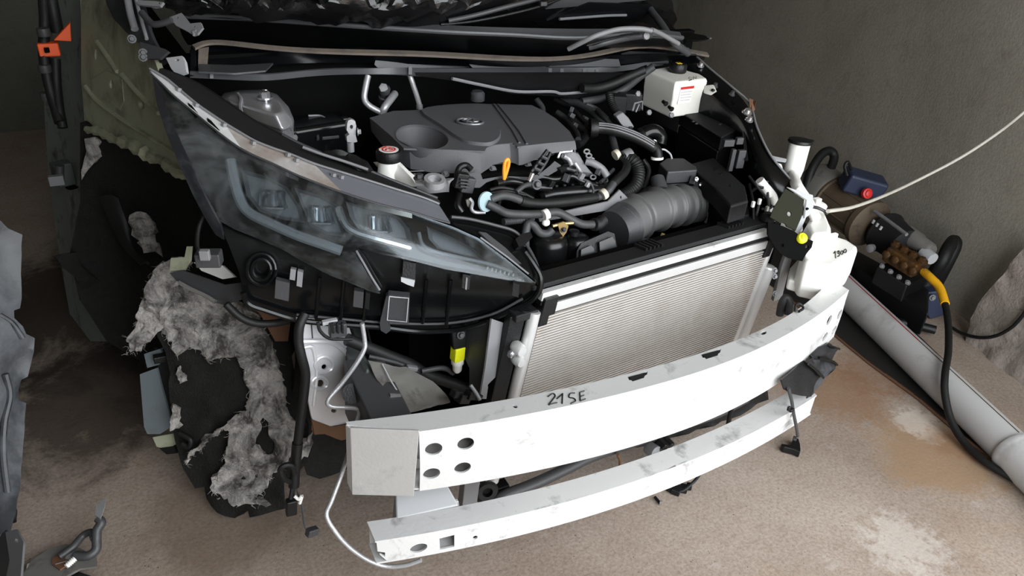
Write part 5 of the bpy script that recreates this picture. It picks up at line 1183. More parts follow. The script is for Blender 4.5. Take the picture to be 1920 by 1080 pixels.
# ------------------------------------------------------------------ right front corner: washer bottle, bracket, torn liner
wf = thing('washer_filler_neck', 'white washer filler neck with flat black lid on the right rail', 'filler neck')
c0 = P(1500, 268, z=.80); c1 = c0 + Vector((-.004, -.004, -.09))
ax = (c0 - c1).normalized()
lathe('neck', c1, ax, [(.020, -.02), (.024, 0), (.027, .02), (.0275, (c0 - c1).length)], 'white', wf, 26, smooth=50)
cp = lathe('lid', c0, ax, [(.031, 0), (.033, .003), (.031, .009), (.012, .011)], 'black', wf, 28)
box('lid_tab', c0 + Vector((.034, -.004, .002)), (.02, .014, .006), 'black', cp, rot_xyz(0, 0, 20), .002)
prism('arm', DZ((1430, 293, .765), (1440, 290, .768), (1476, 298, .765), (1474, 305, .758), (1440, 300, .76)), (0, .008, -.002), 'lightgrey', wf, .002)
prism('foot', DZ((1452, 306, .752), (1466, 308, .75), (1470, 322, .735), (1462, 330, .73), (1454, 318, .74)), (0, .01, 0), 'white', wf, .002)
tube('pipe', [c1 + ax * .005, P(1496, 352, y=1.22), P(1515, 380, y=1.2), P(1530, 410, y=1.18)], .014, 'white', wf, 14)
wt = thing('washer_bottle', 'large white washer bottle marked 1300 sitting above the bar end', 'bottle')
# main tank: top z .60, underside .50
zt = .615
tp_ = [P(a, b, z=zt) for a, b in ((1502, 478), (1530, 440), (1566, 440), (1590, 448), (1611, 462), (1606, 470), (1560, 500), (1510, 490))]
ctr = sum(tp_, Vector((0, 0, 0))) / len(tp_)
MB().loft([[ctr + (q - ctr) * .93 + Vector((0, 0, -.105)) for q in tp_], [ctr + (q - ctr) * .97 + Vector((0, 0, -.08)) for q in tp_], [ctr + (q - ctr) * 1.0 + Vector((0, 0, -.075)) for q in tp_], [q + Vector((0, 0, -.012)) for q in tp_], [ctr + (q - ctr) * .94 for q in tp_]]).build('tank', 'white', wt, bevel=.008, smooth=40)
up_ = [P(a, b, z=.665) for a, b in ((1510, 420), (1526, 392), (1548, 392), (1562, 424), (1560, 440), (1520, 444))]
cu = sum(up_, Vector((0, 0, 0))) / len(up_)
MB().loft([[cu + (q - cu) * 1.15 + Vector((0, 0, -.08)) for q in up_], [q + Vector((0, 0, -.02)) for q in up_], [cu + (q - cu) * .8 for q in up_]]).build('upper_tank', 'white', wt, bevel=.008, smooth=40)
lathe('inlet', P(1534, 392, z=.665), (0, -.2, 1), [(.018, -.02), (.016, .0), (.019, .004), (.019, .014), (.015, .016)], 'white', wt, 16)
box('lug', P(1532, 376, z=.69), (.02, .016, .014), 'white', wt, None, .003)
lw = [P(a, b, z=.545) for a, b in ((1482, 500), (1500, 480), (1540, 500), (1566, 520), (1560, 548), (1478, 524))]
MB().loft([[q + Vector((0, 0, -.03)) for q in lw], lw]).build('foot_tank', 'white', wt, bevel=.006)
MB().loft([Ys(1.27, (1456, 388), (1500, 384), (1506, 436), (1456, 436)), Ys(1.33, (1456, 388), (1500, 384), (1506, 436), (1456, 436))]).build('rear_lobe', 'white', wt, bevel=.008)
box('rib', P(1563, 444, z=.62), (.02, .012, .02), 'white', wt, None, .003)
strokes('marker_writing', [[(1563, 475), (1566, 471)], [(1566, 471), (1567, 484)], [(1569, 473), (1573, 470), (1573, 474), (1570, 475), (1574, 476), (1573, 480), (1570, 481)],
                            [(1579, 470), (1576, 473), (1577, 477), (1580, 476), (1581, 472), (1579, 470)], [(1585, 467), (1582, 470), (1583, 474), (1586, 473), (1587, 469), (1585, 467)]], Zd(zt + .0006), .0011, 'ink', wt)
tube('hose', D((1524, 388, 1.18), (1534, 390, 1.17), (1546, 396, 1.16), (1552, 400, 1.15)), .004, 'dkgrey', wt)
# olive headlamp mounting bracket
ob = thing('lamp_bracket', 'olive lamp mounting bracket with white flange and two round holes', 'bracket')
dp = PL(P(1473, 353, y=1.20), P(1508, 373, y=1.17), P(1468, 425, y=1.15))
sheet('plate', [(1473, 354), (1508, 374), (1503, 407), (1492, 432), (1466, 420), (1444, 407), (1452, 388)], dp, 'olive', ob, .004, step=12, holes=[oval(1480, 401, 4, 4.5, 12), oval(1469, 421.5, 6, 3.5, 12, 25)])
prism('flange', [dp(1473, 351), dp(1500, 360), dp(1521, 366), dp(1522, 388), dp(1514, 404), dp(1505, 410), dp(1509, 375)], (.002, -.004, .002), 'lightgrey', ob, .001)
cyl('flange_hole', dp(1511, 391) + Vector((0, -.006, 0)), dp(1511, 391) + Vector((0, -.002, 0)), .004, 'deep', ob)
prism('leg', Ys(1.185, (1503, 406), (1512, 408), (1498, 440), (1484, 490), (1466, 560), (1450, 566), (1466, 500), (1488, 440)), (.004, .014, 0), 'lightgrey', ob, .002)
bb = thing('clip_bracket', 'black folded bracket with a bright yellow round clip', 'bracket')
dq = PL(P(1450, 428, y=1.15), P(1525, 455, y=1.11), P(1470, 485, y=1.12))
sheet('plate', [(1440, 416), (1468, 424), (1490, 434), (1500, 442), (1525, 452), (1522, 464), (1512, 476), (1504, 490), (1478, 484), (1462, 474), (1450, 458), (1440, 440)], dq, 'deep', bb, .006, step=12, holes=[oval(1467, 460, 3, 3.5, 10), oval(1513, 463, 3.5, 3.5, 10)])
cpn = lathe('yellow_clip', dq(1502, 446) + Vector((0, -.004, .002)), Vector((-.25, -.8, .8)), [(.0135, -.006), (.0135, 0), (.011, .004), (.006, .005)], 'yellow', bb, 20)
lathe('clip_centre', dq(1502, 446) + Vector((-.0014, -.008, .006)), Vector((-.25, -.8, .8)), [(.006, -.003), (.006, .0015), (.004, .0025)], 'yellow', cpn, 14)
tube('side_hose', D((1462, 590, 1.12), (1466, 570, 1.12), (1474, 558, 1.12), (1480, 568, 1.11), (1478, 590, 1.1)), .010, 'dkgrey', bb, 10)
for a, b in ((1452, 507), (1452, 518), (1452, 550)): bolt(P(a, b, y=1.13), (0, -1, .2), .005, 'grey', bb)
wr = thing('bay_wiring', 'white wrapped wiring bundle behind the lamp bracket', 'wiring')
for a, b, c, d_ in ((1424, 338, 1440, 370), (1436, 352, 1452, 384), (1444, 392, 1448, 410)):
    tube('white_wrap', D((a, b, 1.28), ((a + c) / 2 + 4, (b + d_) / 2, 1.27), (c, d_, 1.26)), .012, 'label_white', wr, 10)
for pts in (((1404, 330, 1.3), (1420, 350, 1.27), (1440, 375, 1.25)), ((1405, 345, 1.3), (1412, 380, 1.25), (1413, 425, 1.22)), ((1438, 340, 1.28), (1440, 372, 1.25), (1441, 400, 1.24)), ((1408, 360, 1.28), (1420, 352, 1.27), (1432, 352, 1.26)), ((1424, 380, 1.25), (1420, 396, 1.24), (1418, 404, 1.24)), ((1428, 392, 1.25), (1444, 390, 1.24), (1448, 384, 1.24))):
    tube('wire', D(*pts), .0035, 'black' if pts[0][0] < 1410 else 'dkgrey', wr, 8)
for a, b in ((1412, 383), (1424, 378), (1438, 392)): box('plug', P(a, b, y=1.24), (.008, .008, .016), 'label_white', wr, None, .002)
# torn black liner hanging at the right end of the bar
tl_ = thing('torn_liner', 'torn black plastic liner hanging from the right end of the bumper bar', 'liner')
tq = RB([(1490, 700, .93), (1560, 640, 1.0), (1565, 700, .985), (1510, 745, .905), (1470, 700, .925)], False)
sheet('dark_fold', [(1466, 712), (1500, 682), (1508, 676), (1540, 706), (1532, 716), (1520, 744), (1502, 742), (1484, 738), (1472, 730)], tq, 'black', tl_, .004, step=10, wob=.004)
sheet('grey_fold', [(1508, 678), (1530, 650), (1552, 642), (1568, 652), (1558, 666), (1562, 684), (1548, 704), (1540, 708), (1524, 694)], lambda a, b: tq(a, b) + Vector((0, -.008, .004)), 'dust_black', tl_, .003, step=8, wob=.012, wscale=40)
sheet('lower_fold', [(1540, 706), (1556, 692), (1548, 720), (1536, 736), (1516, 750), (1520, 738), (1532, 716)], lambda a, b: tq(a, b) + Vector((0, .006, 0)), 'dkgrey', tl_, .003, step=8, wob=.008)
for ln in ([(1528, 668), (1556, 676), (1562, 682)], [(1508, 680), (1526, 694), (1536, 706)], [(1546, 646), (1566, 652)]):
    MB().tube([tq(a, b) + Vector((0, -.012, .004)) for a, b in ln], .003, 6).build('crease', 'black_gloss', tl_)
fw = thing('fog_lamp_wire', 'short grey wire with small black clip hanging off the lower bar end', 'wire')
tube('wire', D((1478, 728, .90), (1484, 750, .90), (1488, 775, .90), (1493, 800, .90), (1496, 818, .90)), .004, 'dkgrey', fw, 8)
box('clip', P(1484, 769, y=.895), (.014, .008, .008), 'black', fw, None, .002); box('clip', P(1479, 766, y=.895), (.008, .006, .012), 'black', fw, None, .002)
pg = thing('loose_plug', 'small black Y-shaped plug lying on the floor below the lower bar', 'plug')
pc = P(1487, 840, z=.012)
prism('plug_body', [pc + Vector((x_, y_, -.010)) for x_, y_ in ((-.03, .02), (-.012, .006), (.0, .006), (.022, .026), (.034, .016), (.02, -.004), (.006, -.02), (-.006, -.03), (-.014, -.014), (-.034, .006))], (0, 0, .022), 'black', pg, .003)
box('plug_latch', pc + Vector((.02, .018, .014)), (.016, .01, .008), 'dkgrey', pg, rot_xyz(0, 0, 40), .002)
# ------------------------------------------------------------------ left front: torn wheel liner with wool felt
ln_ = thing('wheel_liner', 'black felt wheel liner with torn grey wool hanging at the left', 'wheel liner')
ctrl = [(480, 965, 1.36), (350, 900, 1.50), (300, 650, 1.60), (330, 520, 1.62), (540, 600, 1.50), (560, 830, 1.38), (430, 720, 1.50), (520, 920, 1.34), (420, 560, 1.56)]
lz = RB(ctrl)
sheet('liner', [(285, 600), (330, 520), (420, 560), (500, 600), (545, 640), (552, 720), (575, 800), (580, 860), (556, 890), (530, 905), (534, 955), (470, 968), (465, 955), (440, 972), (408, 960), (384, 938), (380, 915), (366, 916), (345, 880), (330, 840), (322, 780), (318, 700), (310, 660)], lz, 'felt_black', ln_, .008, step=14, wob=.012, wscale=18)
def lzf(d):
    def f(a, b):
        q = lz(a, b); v = EYE - q; return q + v.normalized() * d
    return f
def wool(name, outer, d, holes=(), wob=.016):
    o = sheet(name, outer, lzf(d), 'felt', ln_, .014, step=6, wob=wob, wscale=26, holes=holes)
    return o
def rough_edge(pts, amp, seed, n=4):
    rnd = random.Random(seed); out = []
    for a, b in zip(pts, pts[1:] + pts[:1]):
        for k in range(n):
            t = k / n; out.append((a[0] + (b[0] - a[0]) * t + rnd.uniform(-amp, amp), a[1] + (b[1] - a[1]) * t + rnd.uniform(-amp, amp)))
    return out
W1 = [(292, 560), (330, 500), (362, 520), (400, 548), (440, 570), (480, 590), (510, 640), (522, 690), (538, 740), (528, 760), (552, 790), (560, 820), (552, 850), (520, 880), (500, 900), (490, 925), (476, 936), (500, 948), (450, 946), (420, 938), (398, 915), (400, 895), (420, 870), (424, 840), (432, 810), (420, 800), (392, 822), (372, 840), (350, 870), (352, 856), (372, 834), (410, 805), (440, 780), (460, 770), (466, 745), (462, 700), (446, 672), (420, 668), (390, 680), (380, 660), (352, 650), (334, 666), (320, 640), (300, 620), (286, 590)]
rnd = random.Random(3)
wool('torn_wool', rough_edge(W1, 3.0, 1), .02, holes=[rough_edge([(478, 792), (496, 782), (504, 800), (512, 830), (508, 856), (492, 852), (482, 830)], 2, 5, 3)])
W2 = [(322, 482), (342, 480), (352, 500), (330, 530), (312, 560), (304, 590), (290, 620), (276, 640), (262, 650), (250, 660), (234, 664), (240, 640), (252, 610), (262, 580), (272, 540), (290, 505)]
wool('hanging_wool', rough_edge(W2, 2.0, 2), .05, wob=.02)
wool('wool_tuft', rough_edge([(560, 836), (576, 826), (582, 812), (578, 846), (562, 868), (548, 872)], 2, 4), .03)
wool('wool_tuft', rough_edge([(330, 690), (338, 700), (340, 716), (334, 722), (328, 706)], 1.5, 6), .02)
wool('wool_tuft', rough_edge([(326, 760), (336, 770), (334, 800), (326, 806), (322, 790)], 1.5, 7), .02)
# loose fibres
b = MB(); rnd = random.Random(11)
edge = rough_edge(W1, 3, 1) + rough_edge(W2, 3, 2)
for k in range(420):
    if k < 260: a, c = rnd.choice(edge); d0 = .03
    else:
        while True:
            a, c = rnd.uniform(250, 560), rnd.uniform(490, 945)
            if inside((a, c), W1) or inside((a, c), W2): break
        d0 = .045
    q = lzf(d0 + rnd.uniform(-.01, .02))(a, c)
    L = rnd.uniform(.006, .018); dv = Vector((rnd.uniform(-1, 1), rnd.uniform(-.6, .2), rnd.uniform(-1, .6))).normalized()
    dw = Vector((rnd.uniform(-1, 1), rnd.uniform(-.6, .2), rnd.uniform(-1, .6))).normalized()
    b.tube([q, q + dv * L * .5, q + dv * L * .8 + dw * L * .5], [.0008, .0006, .0003], 3, cap=False)
b.build('wool_fibres', 'felt', ln_, kind='stuff')
tube('liner_eye', [lzf(.02)(a, c) for a, c in ((336, 812), (348, 818), (358, 826), (354, 838), (342, 832))], .006, 'rubber', ln_)
# silver shield box at the liner's outer edge
sb = thing('corner_shield', 'pale metal corner shield with small black plug left of the liner', 'shield')
sz = RB([(265, 700, 1.66), (320, 700, 1.62), (290, 810, 1.60)], False)
sheet('shield_plate', [(262, 702), (294, 690), (304, 730), (316, 770), (322, 800), (300, 814), (276, 814), (270, 800)], sz, 'shield', sb, .012, step=12)
sheet('upper_plate', [(270, 664), (300, 654), (304, 664), (298, 684), (276, 690)], sz, 'shield', sb, .012, step=10)
sheet('black_back', [(290, 655), (322, 664), (330, 760), (326, 806), (318, 780), (304, 720), (296, 690)], lambda a, c: sz(a, c) + Vector((0, .008, 0)), 'black', sb, .01, step=12)
box('plug', sz(300, 668) + Vector((0, -.008, 0)), (.03, .02, .018), 'black', sb, None, .003)
sheet('lower_lip', [(286, 820), (330, 812), (336, 830), (312, 842), (294, 838)], sz, 'green', sb, .01, step=10)
sheet('lip_shadow_pad', [(298, 840), (326, 836), (332, 850), (312, 852)], sz, 'black', sb, .01)
# bracket above the liner
ub = thing('liner_bracket', 'dark bent metal bracket with shiny edge above the torn wool', 'bracket')
uz = RB([(320, 510, 1.50), (440, 560, 1.40), (460, 540, 1.38), (350, 500, 1.50)], False)
sheet('plate', [(318, 512), (340, 506), (380, 520), (420, 534), (452, 530), (456, 560), (420, 572), (398, 566), (360, 540), (330, 526)], uz, 'dkgrey', ub, .006, step=10)
MB().tube(cr([uz(a, c) + Vector((0, -.006, .004)) for a, c in ((336, 530), (362, 544), (388, 556), (404, 566))], 5), .0045, 8).build('shiny_edge', 'chrome', ub)
sheet('olive_tab', [(320, 484), (346, 482), (350, 462), (358, 462), (356, 488), (344, 506), (318, 508)], uz, 'green', ub, .006, step=8)
sheet('pink_plate', [(366, 500), (420, 506), (444, 528), (420, 532), (380, 516)], lambda a, c: uz(a, c) + Vector((0, .02, 0)), 'white_dirty', ub, .006, step=10)
tube('black_hose', D((424, 570, 1.37), (450, 594, 1.36), (480, 606, 1.355), (515, 606, 1.35), (545, 600, 1.34)), .008, 'rubber', ub, 10)
sheet('rust_plate', [(480, 574), (520, 578), (545, 600), (540, 640), (516, 640), (496, 604)], Yd(1.46), 'rust', ub, .006, step=10)

# ------------------------------------------------------------------ harness hanging down in front of the liner
hn = thing('hanging_harness', 'black ribbed harness hanging from the headlight with loop and plugs', 'wire harness')
tube('conduit', D((572, 588, 1.26), (562, 610, 1.25), (560, 640, 1.245), (566, 670, 1.24), (573, 700, 1.24), (570, 740, 1.235), (562, 800, 1.225), (556, 850, 1.22), (552, 905, 1.21)), .0095, 'rubber', hn, 12)
tube('conduit_tape', D((558, 830, 1.222), (553, 880, 1.214), (551, 912, 1.208)), .0115, 'black', hn, 12)
MB().tube(cr(D((548, 905, 1.21), (532, 896, 1.2), (526, 880, 1.2), (536, 872, 1.2), (548, 874, 1.2), (552, 888, 1.2)), 6), .006, 8).build('loop', 'rubber', hn)
box('plug', P(546, 950, y=1.19), (.022, .018, .04), 'black', hn, rot_xyz(0, 6, 0), .003)
tube('lead', D((550, 910, 1.205), (546, 935, 1.195)), .006, 'rubber', hn, 8, 0)
tube('lead', D((556, 915, 1.205), (566, 950, 1.19), (570, 980, 1.18), (574, 992, 1.175)), .0025, 'dkgrey', hn, 6)
box('plug', P(585, 997, y=1.17), (.026, .016, .018), 'dkgrey', hn, rot_xyz(0, 20, 20), .003)
cl_ = tube('white_clip', D((552, 930, 1.19), (560, 936, 1.185), (566, 930, 1.185), (562, 944, 1.185)), .0035, 'label_white', hn, 8)
# air-conditioning line in front of the frame rail, runs down to the floor
ac = thing('refrigerant_line', 'thin zigzag aluminium line running from headlight down to the lower bar', 'pipe')
tube('line', D((679, 606, 1.20), (684, 640, 1.195), (683, 655, 1.19), (668, 682, 1.185), (640, 720, 1.18), (615, 750, 1.17), (620, 762, 1.165), (645, 764, 1.16), (668, 766, 1.15), (674, 774, 1.14), (668, 795, 1.12), (656, 840, 1.08), (640, 890, 1.05), (622, 938, 1.03), (612, 966, 1.02), (628, 996, 1.0), (655, 1026, .985), (690, 1050, .97), (725, 1062, .955), (760, 1060, .94), (790, 1050, .93)), .0044, 'silver', ac, 10)
# connector in front of the frame rail
c3 = thing('rail_connector', 'black plug on a bracket above the silver frame rail', 'connector')
box('plug', P(633, 617, y=1.25), (.034, .02, .03), 'dkgrey', c3, rot_xyz(0, 4, 0), .003)
for k in range(3): box('plug_rib', P(624 + k * 9, 615, y=1.235), (.004, .006, .024), 'black', c3, None, .001)
box('bracket', P(618, 603, y=1.26), (.03, .01, .008), 'lightgrey', c3, None, .001)
tube('lead', D((596, 604, 1.26), (600, 620, 1.255), (616, 634, 1.25), (640, 636, 1.25), (660, 636, 1.25)), .0035, 'rubber', c3, 8)
lm = thing('rail_loom', 'black taped wire loom sloping behind the bumper bar', 'cable')
tube('loom', D((650, 636, 1.26), (690, 652, 1.255), (730, 668, 1.25), (770, 684, 1.24), (800, 702, 1.23), (840, 716, 1.22), (880, 730, 1.2)), .013, 'rubber', lm, 10)
tube('loom', D((690, 668, 1.25), (740, 680, 1.24), (790, 700, 1.23)), .010, 'black', lm, 10)
box('clip', P(772, 690, y=1.22), (.026, .012, .01), 'grey', lm, rot_xyz(0, 25, 0), .002)
tube('bracket_strip', D((790, 696, 1.22), (830, 690, 1.22), (850, 700, 1.22)), .006, 'dkgrey', lm)
# bent metal plate behind the bumper bar
bp = thing('bent_plate', 'bent grey sheet metal plate behind the left end of the bumper bar', 'plate')
bz = RB([(700, 690, 1.20), (830, 720, 1.16), (780, 770, 1.10), (720, 740, 1.14)], False)
sheet('plate', [(690, 676), (716, 682), (760, 690), (786, 702), (812, 716), (834, 736), (846, 752), (800, 762), (770, 772), (748, 776), (740, 750), (722, 730), (708, 712)], bz, 'motor_grey', bp, .006, step=10, wob=.006)
MB().tube([bz(a, c) + Vector((0, -.004, .004)) for a, c in ((716, 684), (730, 712), (746, 738))], .0016, 6).build('fold_line', 'lightgrey', bp)
for a, c in ((736, 743), (748, 768)): MB().tube([bz(a - 8, c) + Vector((0, -.006, .004)), bz(a + 12, c + 1) + Vector((0, -.006, .004))], .007, 8).build('bright_edge', 'chrome', bp)
dg = thing('crash_box', 'dark green crash box behind the left end of the bumper bar', 'crash box')
MB().loft([[P(a, c, y=1.20) for a, c in ((668, 720), (690, 692), (712, 720), (738, 780), (670, 800))], [P(a, c, y=1.20) + Vector((.02, .25, .02)) for a, c in ((668, 720), (690, 692), (712, 720), (738, 780), (670, 800))]]).build('box', 'dkgreen', dg, bevel=.006)
cyl('tow_eye', P(660, 738, y=1.195), P(660, 738, y=1.17), .02, 'black', dg)
MB().loft([[P(a, c, y=1.05) for a, c in ((700, 800), (780, 790), (780, 905), (700, 905))], [P(a, c, y=1.05) + Vector((.0, .2, .02)) for a, c in ((700, 800), (780, 790), (780, 905), (700, 905))]]).build('bar_mount', 'dkgrey', dg, bevel=.005)
lc = thing('lower_bar_mount', 'pale grey folded mount between the lower bar and crash box', 'mount')
MB().loft([DZ((740, 925, .33), (838, 905, .345), (862, 948, .32), (742, 975, .32)), [q + Vector((0, .02, -.08)) for q in DZ((740, 925, .33), (838, 905, .345), (862, 948, .32), (742, 975, .32))]]).build('block', 'lightgrey', lc, bevel=.005)
prism('front_lip', D((742, 968, .99), (860, 940, .975), (862, 950, .972), (744, 980, .985)), (0, .008, 0), 'alu', lc, .001)
# sensor with yellow sleeve
sn2 = thing('impact_sensor', 'white sensor plug with a bright yellow sleeve behind the bumper bar', 'sensor')
q = P(858, 662, y=1.20)
lathe('white_body', q + Vector((0, 0, -.05)), (0, 0, 1), [(.006, 0), (.010, .006), (.011, .02), (.014, .024), (.014, .034)], 'label_white', sn2, 14)
box('yellow_sleeve', q + Vector((0, 0, .0)), (.026, .022, .034), 'yellow', sn2, rot_xyz(0, 4, 12), .003)
MB().loft([[q + Vector((x_, .0 + y_, .016)) for x_, y_ in ((-.014, -.01), (.016, -.01), (.016, .012), (-.014, .012))], [q + Vector((x_, y_, .07)) for x_, y_ in ((-.018, -.006), (.02, -.006), (.02, .012), (-.018, .012))]]).build('holder', 'black', sn2, bevel=.004)
bolt(P(864, 628, y=1.19), (0, -1, .3), .006, 'dkgrey', sn2)
# upright radiator bracket
vb = thing('upright_bracket', 'grey upright steel bracket left of the radiator', 'bracket')
sheet('face', [(922, 598), (946, 606), (936, 660), (930, 706), (916, 720), (912, 748), (900, 748), (910, 690)], RB([(930, 600, 1.135), (905, 745, 1.11), (940, 620, 1.14)], False), 'grey', vb, .004, step=14, holes=[oval(917, 723, 2.5, 2.5, 10)])
sheet('side', [(846, 620), (922, 598), (910, 690), (900, 748), (880, 748), (880, 690)], RB([(925, 600, 1.14), (905, 745, 1.12), (850, 640, 1.24)], False), 'dkgrey', vb, .004, step=14)
cl4 = thing('sensor_bracket', 'small black bracket and plugs behind the bumper bar near the radiator', 'bracket')
for a, c, s_ in ((868, 746, .02), (884, 740, .018), (856, 738, .016), (896, 744, .012)): box('plug', P(a, c, y=1.1), (s_ * 1.6, s_, s_), 'black', cl4, rot_xyz(0, 30, 20), .002)
tube('metal_strip', D((882, 722, 1.1), (892, 736, 1.09), (900, 750, 1.08)), .004, 'grey', cl4)
# ------------------------------------------------------------------ things along the right wall
pp0 = P(1600, 560, z=.055); pp1 = P(1916, 862, z=.055)
pdv = (pp1 - pp0).normalized()
pp_ = thing('drain_pipe', 'long pale grey plastic pipe with a red line lying along the wall', 'pipe')
A0, A1 = pp0 - pdv * .12, pp1 - pdv * .02
A0.z = A1.z = .056
MB().lathe(A0, A1 - A0, [(.050, 0), (.055, .001), (.055, (A1 - A0).length), (.050, (A1 - A0).length + .001)], 36).build('barrel', 'pvc', pp_, smooth=40)
MB().lathe(A1 - pdv * .02, pdv, [(.055, 0), (.062, .004), (.064, .012), (.062, .02), (.061, .03), (.061, .5), (.057, .5)], 36).build('socket', 'pvc', pp_, smooth=40)
sd = Vector((pdv.y, -pdv.x, 0)) * -1
rl_ = [A0 + pdv * (A1 - A0).length * t + sd * .006 + Vector((0, 0, .0547)) for t in (0.02, .25, .5, .75, .97)]
MB().tube(rl_[:3], .0022, 6).build('red_line', 'redline', pp_); MB().tube(rl_[2:], .0018, 6).build('printed_line', 'motor', pp_)
# black sheet lying on the floor below the pipe
ms = thing('floor_sheet', 'dirty black sheet lying on the floor beside the pale pipe', 'sheet')
e0, e1 = P(1560, 628, z=0), P(1915, 905, z=0)
nn = Vector((WALL_DIR.y, -WALL_DIR.x, 0))
edge = [e0 + (e1 - e0) * t for t in (-.9, -.4, 0, .25, .5, .75, 1, 1.2)]
edge = [q + nn * random.uniform(-.008, .008) for q in edge]
poly = [(q.x, q.y) for q in edge] + [((A1 + pdv * .4 + nn * .12).x, (A1 + pdv * .4 + nn * .12).y), ((A0 - pdv * .6 + nn * .2).x, (A0 - pdv * .6 + nn * .2).y)]
sheet('sheet', poly, lambda x, y: Vector((x, y, .008)), 'mat_black', ms, .007, step=.08, wob=.006, wscale=5)
MB().tube([Vector((q.x, q.y, .005)) for q in edge[1:]], .005, 6).build('rusty_edge', 'rust', ms)
# plaster slab leaning at the right wall
sl = thing('plaster_block', 'rough pinkish plaster block against the wall at the right edge', 'plaster block')
s0, s2, s3 = P(1812, 640, z=0), wall_px(1924, 455, .07), P(1990, 780, z=0)
px = [(1812, 640), (1816, 598), (1836, 570), (1852, 546), (1872, 526), (1896, 494), (1924, 455), (1950, 470), (1990, 600), (1990, 780), (1920, 745), (1866, 692)]
dsl = PL(s0, s2, s3)
sheet('slab_face', px, dsl, 'slab', sl, .03, step=12, wob=.012, wscale=14)
# black cable along the slab
bc = thing('black_cable', 'thin black cable sagging across the plaster block', 'cable')
tube('cable', [dsl(a, c) + (EYE - dsl(a, c)).normalized() * .02 for a, c in ((1784, 614), (1806, 626), (1836, 633), (1866, 630), (1894, 616), (1914, 596), (1940, 560))], .006, 'rubber', bc, 8)
# white cable from the corner up along the wall
wc_ = thing('white_cable', 'white cable stretched up along the right wall from the car corner', 'cable')
cpts = [P(1552, 396, y=1.15), P(1600, 388, y=1.28), P(1660, 366, y=1.4), P(1720, 338, y=1.45), wall_px(1800, 296, .3), wall_px(1870, 250, .22), wall_px(1925, 206, .18), wall_px(2000, 140, .1)]
tube('cable', cpts, .005, 'cable_white', wc_, 10)

# ------------------------------------------------------------------ pressure washer behind the pipe
pw = thing('pressure_washer', 'worn pressure washer with brown motor and brass pump by the wall', 'pressure washer')
m0, m1 = P(1560, 372, z=.27), P(1690, 462, z=.24)
mx = (m1 - m0).normalized()
mot = MB().lathe(m0, mx, [(.05, -.10), (.092, -.09), (.096, -.08), (.096, .0), (.098, .004), (.098, .012), (.088, .014), (.088, .19), (.096, .195), (.096, .22), (.07, .235)], 30).build('motor', 'motor', pw, smooth=40)
MB().lathe(m0, mx, [(.06, -.135), (.098, -.125), (.105, -.11), (.105, -.01), (.1, .0)], 30).build('fan_cowl', 'motor_grey', mot, smooth=40)
for k in range(10):
    a = math.pi * (.15 + .12 * k); u = mx.orthogonal().normalized(); w = mx.cross(u)
    rd = u * math.cos(a * 1.6) + w * math.sin(a * 1.6)
    MB().tube([m0 + mx * .02 + rd * .089, m0 + mx * .185 + rd * .089], .004, 6).build('cooling_fin', 'motor', mot)
# blue switch box
sbx = MB().box(P(1618, 344, z=.38), (.16, .09, .08), rot_xyz(8, 12, -30)).build('switch_box', 'blue', pw, bevel=.012)
lathe('red_button', P(1614, 355, z=.37) + Vector((-.01, -.04, .0)), Vector((-.3, -1, .35)), [(.02, -.01), (.02, .004), (.013, .006), (.013, .012), (.009, .014)], 'red', sbx, 20)
MB().tube(cr(D((1588, 330, 1.72), (1584, 312, 1.74), (1590, 304, 1.74), (1596, 318, 1.74)), 5), .006, 8).build('cable_loop', 'black', sbx)
# gearbox and brass pump
g0, g1 = P(1660, 436, z=.24), P(1720, 480, z=.23)
gx = (g1 - g0).normalized()
MB().lathe(g0, gx, [(.08, -.01), (.084, 0), (.075, .02), (.07, .11), (.05, .12)], 20).build('crankcase', 'black_matte', pw)
for k in range(3): lathe('oil_plug', P(1636 + k * 7, 418 + k * 6, z=.31), (0, -.3, 1), [(.005, 0), (.005, .012)], 'lightgrey', pw, 8)
tube('top_rail', [P(1640, 396, z=.33), P(1668, 416, z=.325), P(1700, 440, z=.32)], .007, 'grey', pw)
MB().lathe(P(1690, 432, z=.27), gx, [(.02, 0), (.035, .01), (.035, .09), (.03, .1), (.03, .15), (.024, .16)], 18).build('unloader', 'motor_grey', pw)
lathe('pale_cap', P(1738, 478, z=.25), gx, [(.022, -.02), (.024, 0), (.022, .03)], 'lightgrey', pw, 18)
b0 = P(1668, 470, z=.24); b1 = P(1726, 506, z=.22); bx_ = (b1 - b0).normalized()
br = MB().box((b0 + b1) / 2, ((b1 - b0).length, .085, .06), Matrix((bx_, Vector((0, 0, 1)).cross(bx_), bx_.cross(Vector((0, 0, 1)).cross(bx_)))).transposed()).build('brass_pump', 'brass', pw, bevel=.01)
side_ = Vector((0, 0, 1)).cross(bx_).normalized()
for k in range(4):
    c = b0 + (b1 - b0) * (.1 + .28 * k)
    lathe('valve_cap', c + Vector((0, 0, .02)), (0, 0, 1), [(.017, 0), (.018, .016), (.012, .02), (.012, .026)], 'brass', br, 6)
    lathe('valve_cap', c - side_ * .03, -side_ + Vector((0, 0, .2)), [(.015, 0), (.016, .018), (.010, .022)], 'brass', br, 6)
    bolt(c - side_ * .045 + Vector((0, 0, -.045)), -side_, .007, 'grey', br)
lathe('inlet', P(1636, 464, z=.22), -side_, [(.014, 0), (.016, .01), (.016, .02), (.008, .024)], 'grey', br, 14)
lathe('outlet', b1, bx_, [(.016, 0), (.018, .012), (.014, .03)], 'brass', br, 14)
prism('pump_base', [b0 - side_ * .06 + Vector((0, 0, -.05)), b1 - side_ * .06 + Vector((0, 0, -.05)), b1 + side_ * .08 + Vector((0, 0, -.05)), b0 + side_ * .08 + Vector((0, 0, -.05))], (0, 0, -.07), 'black', pw, .006)
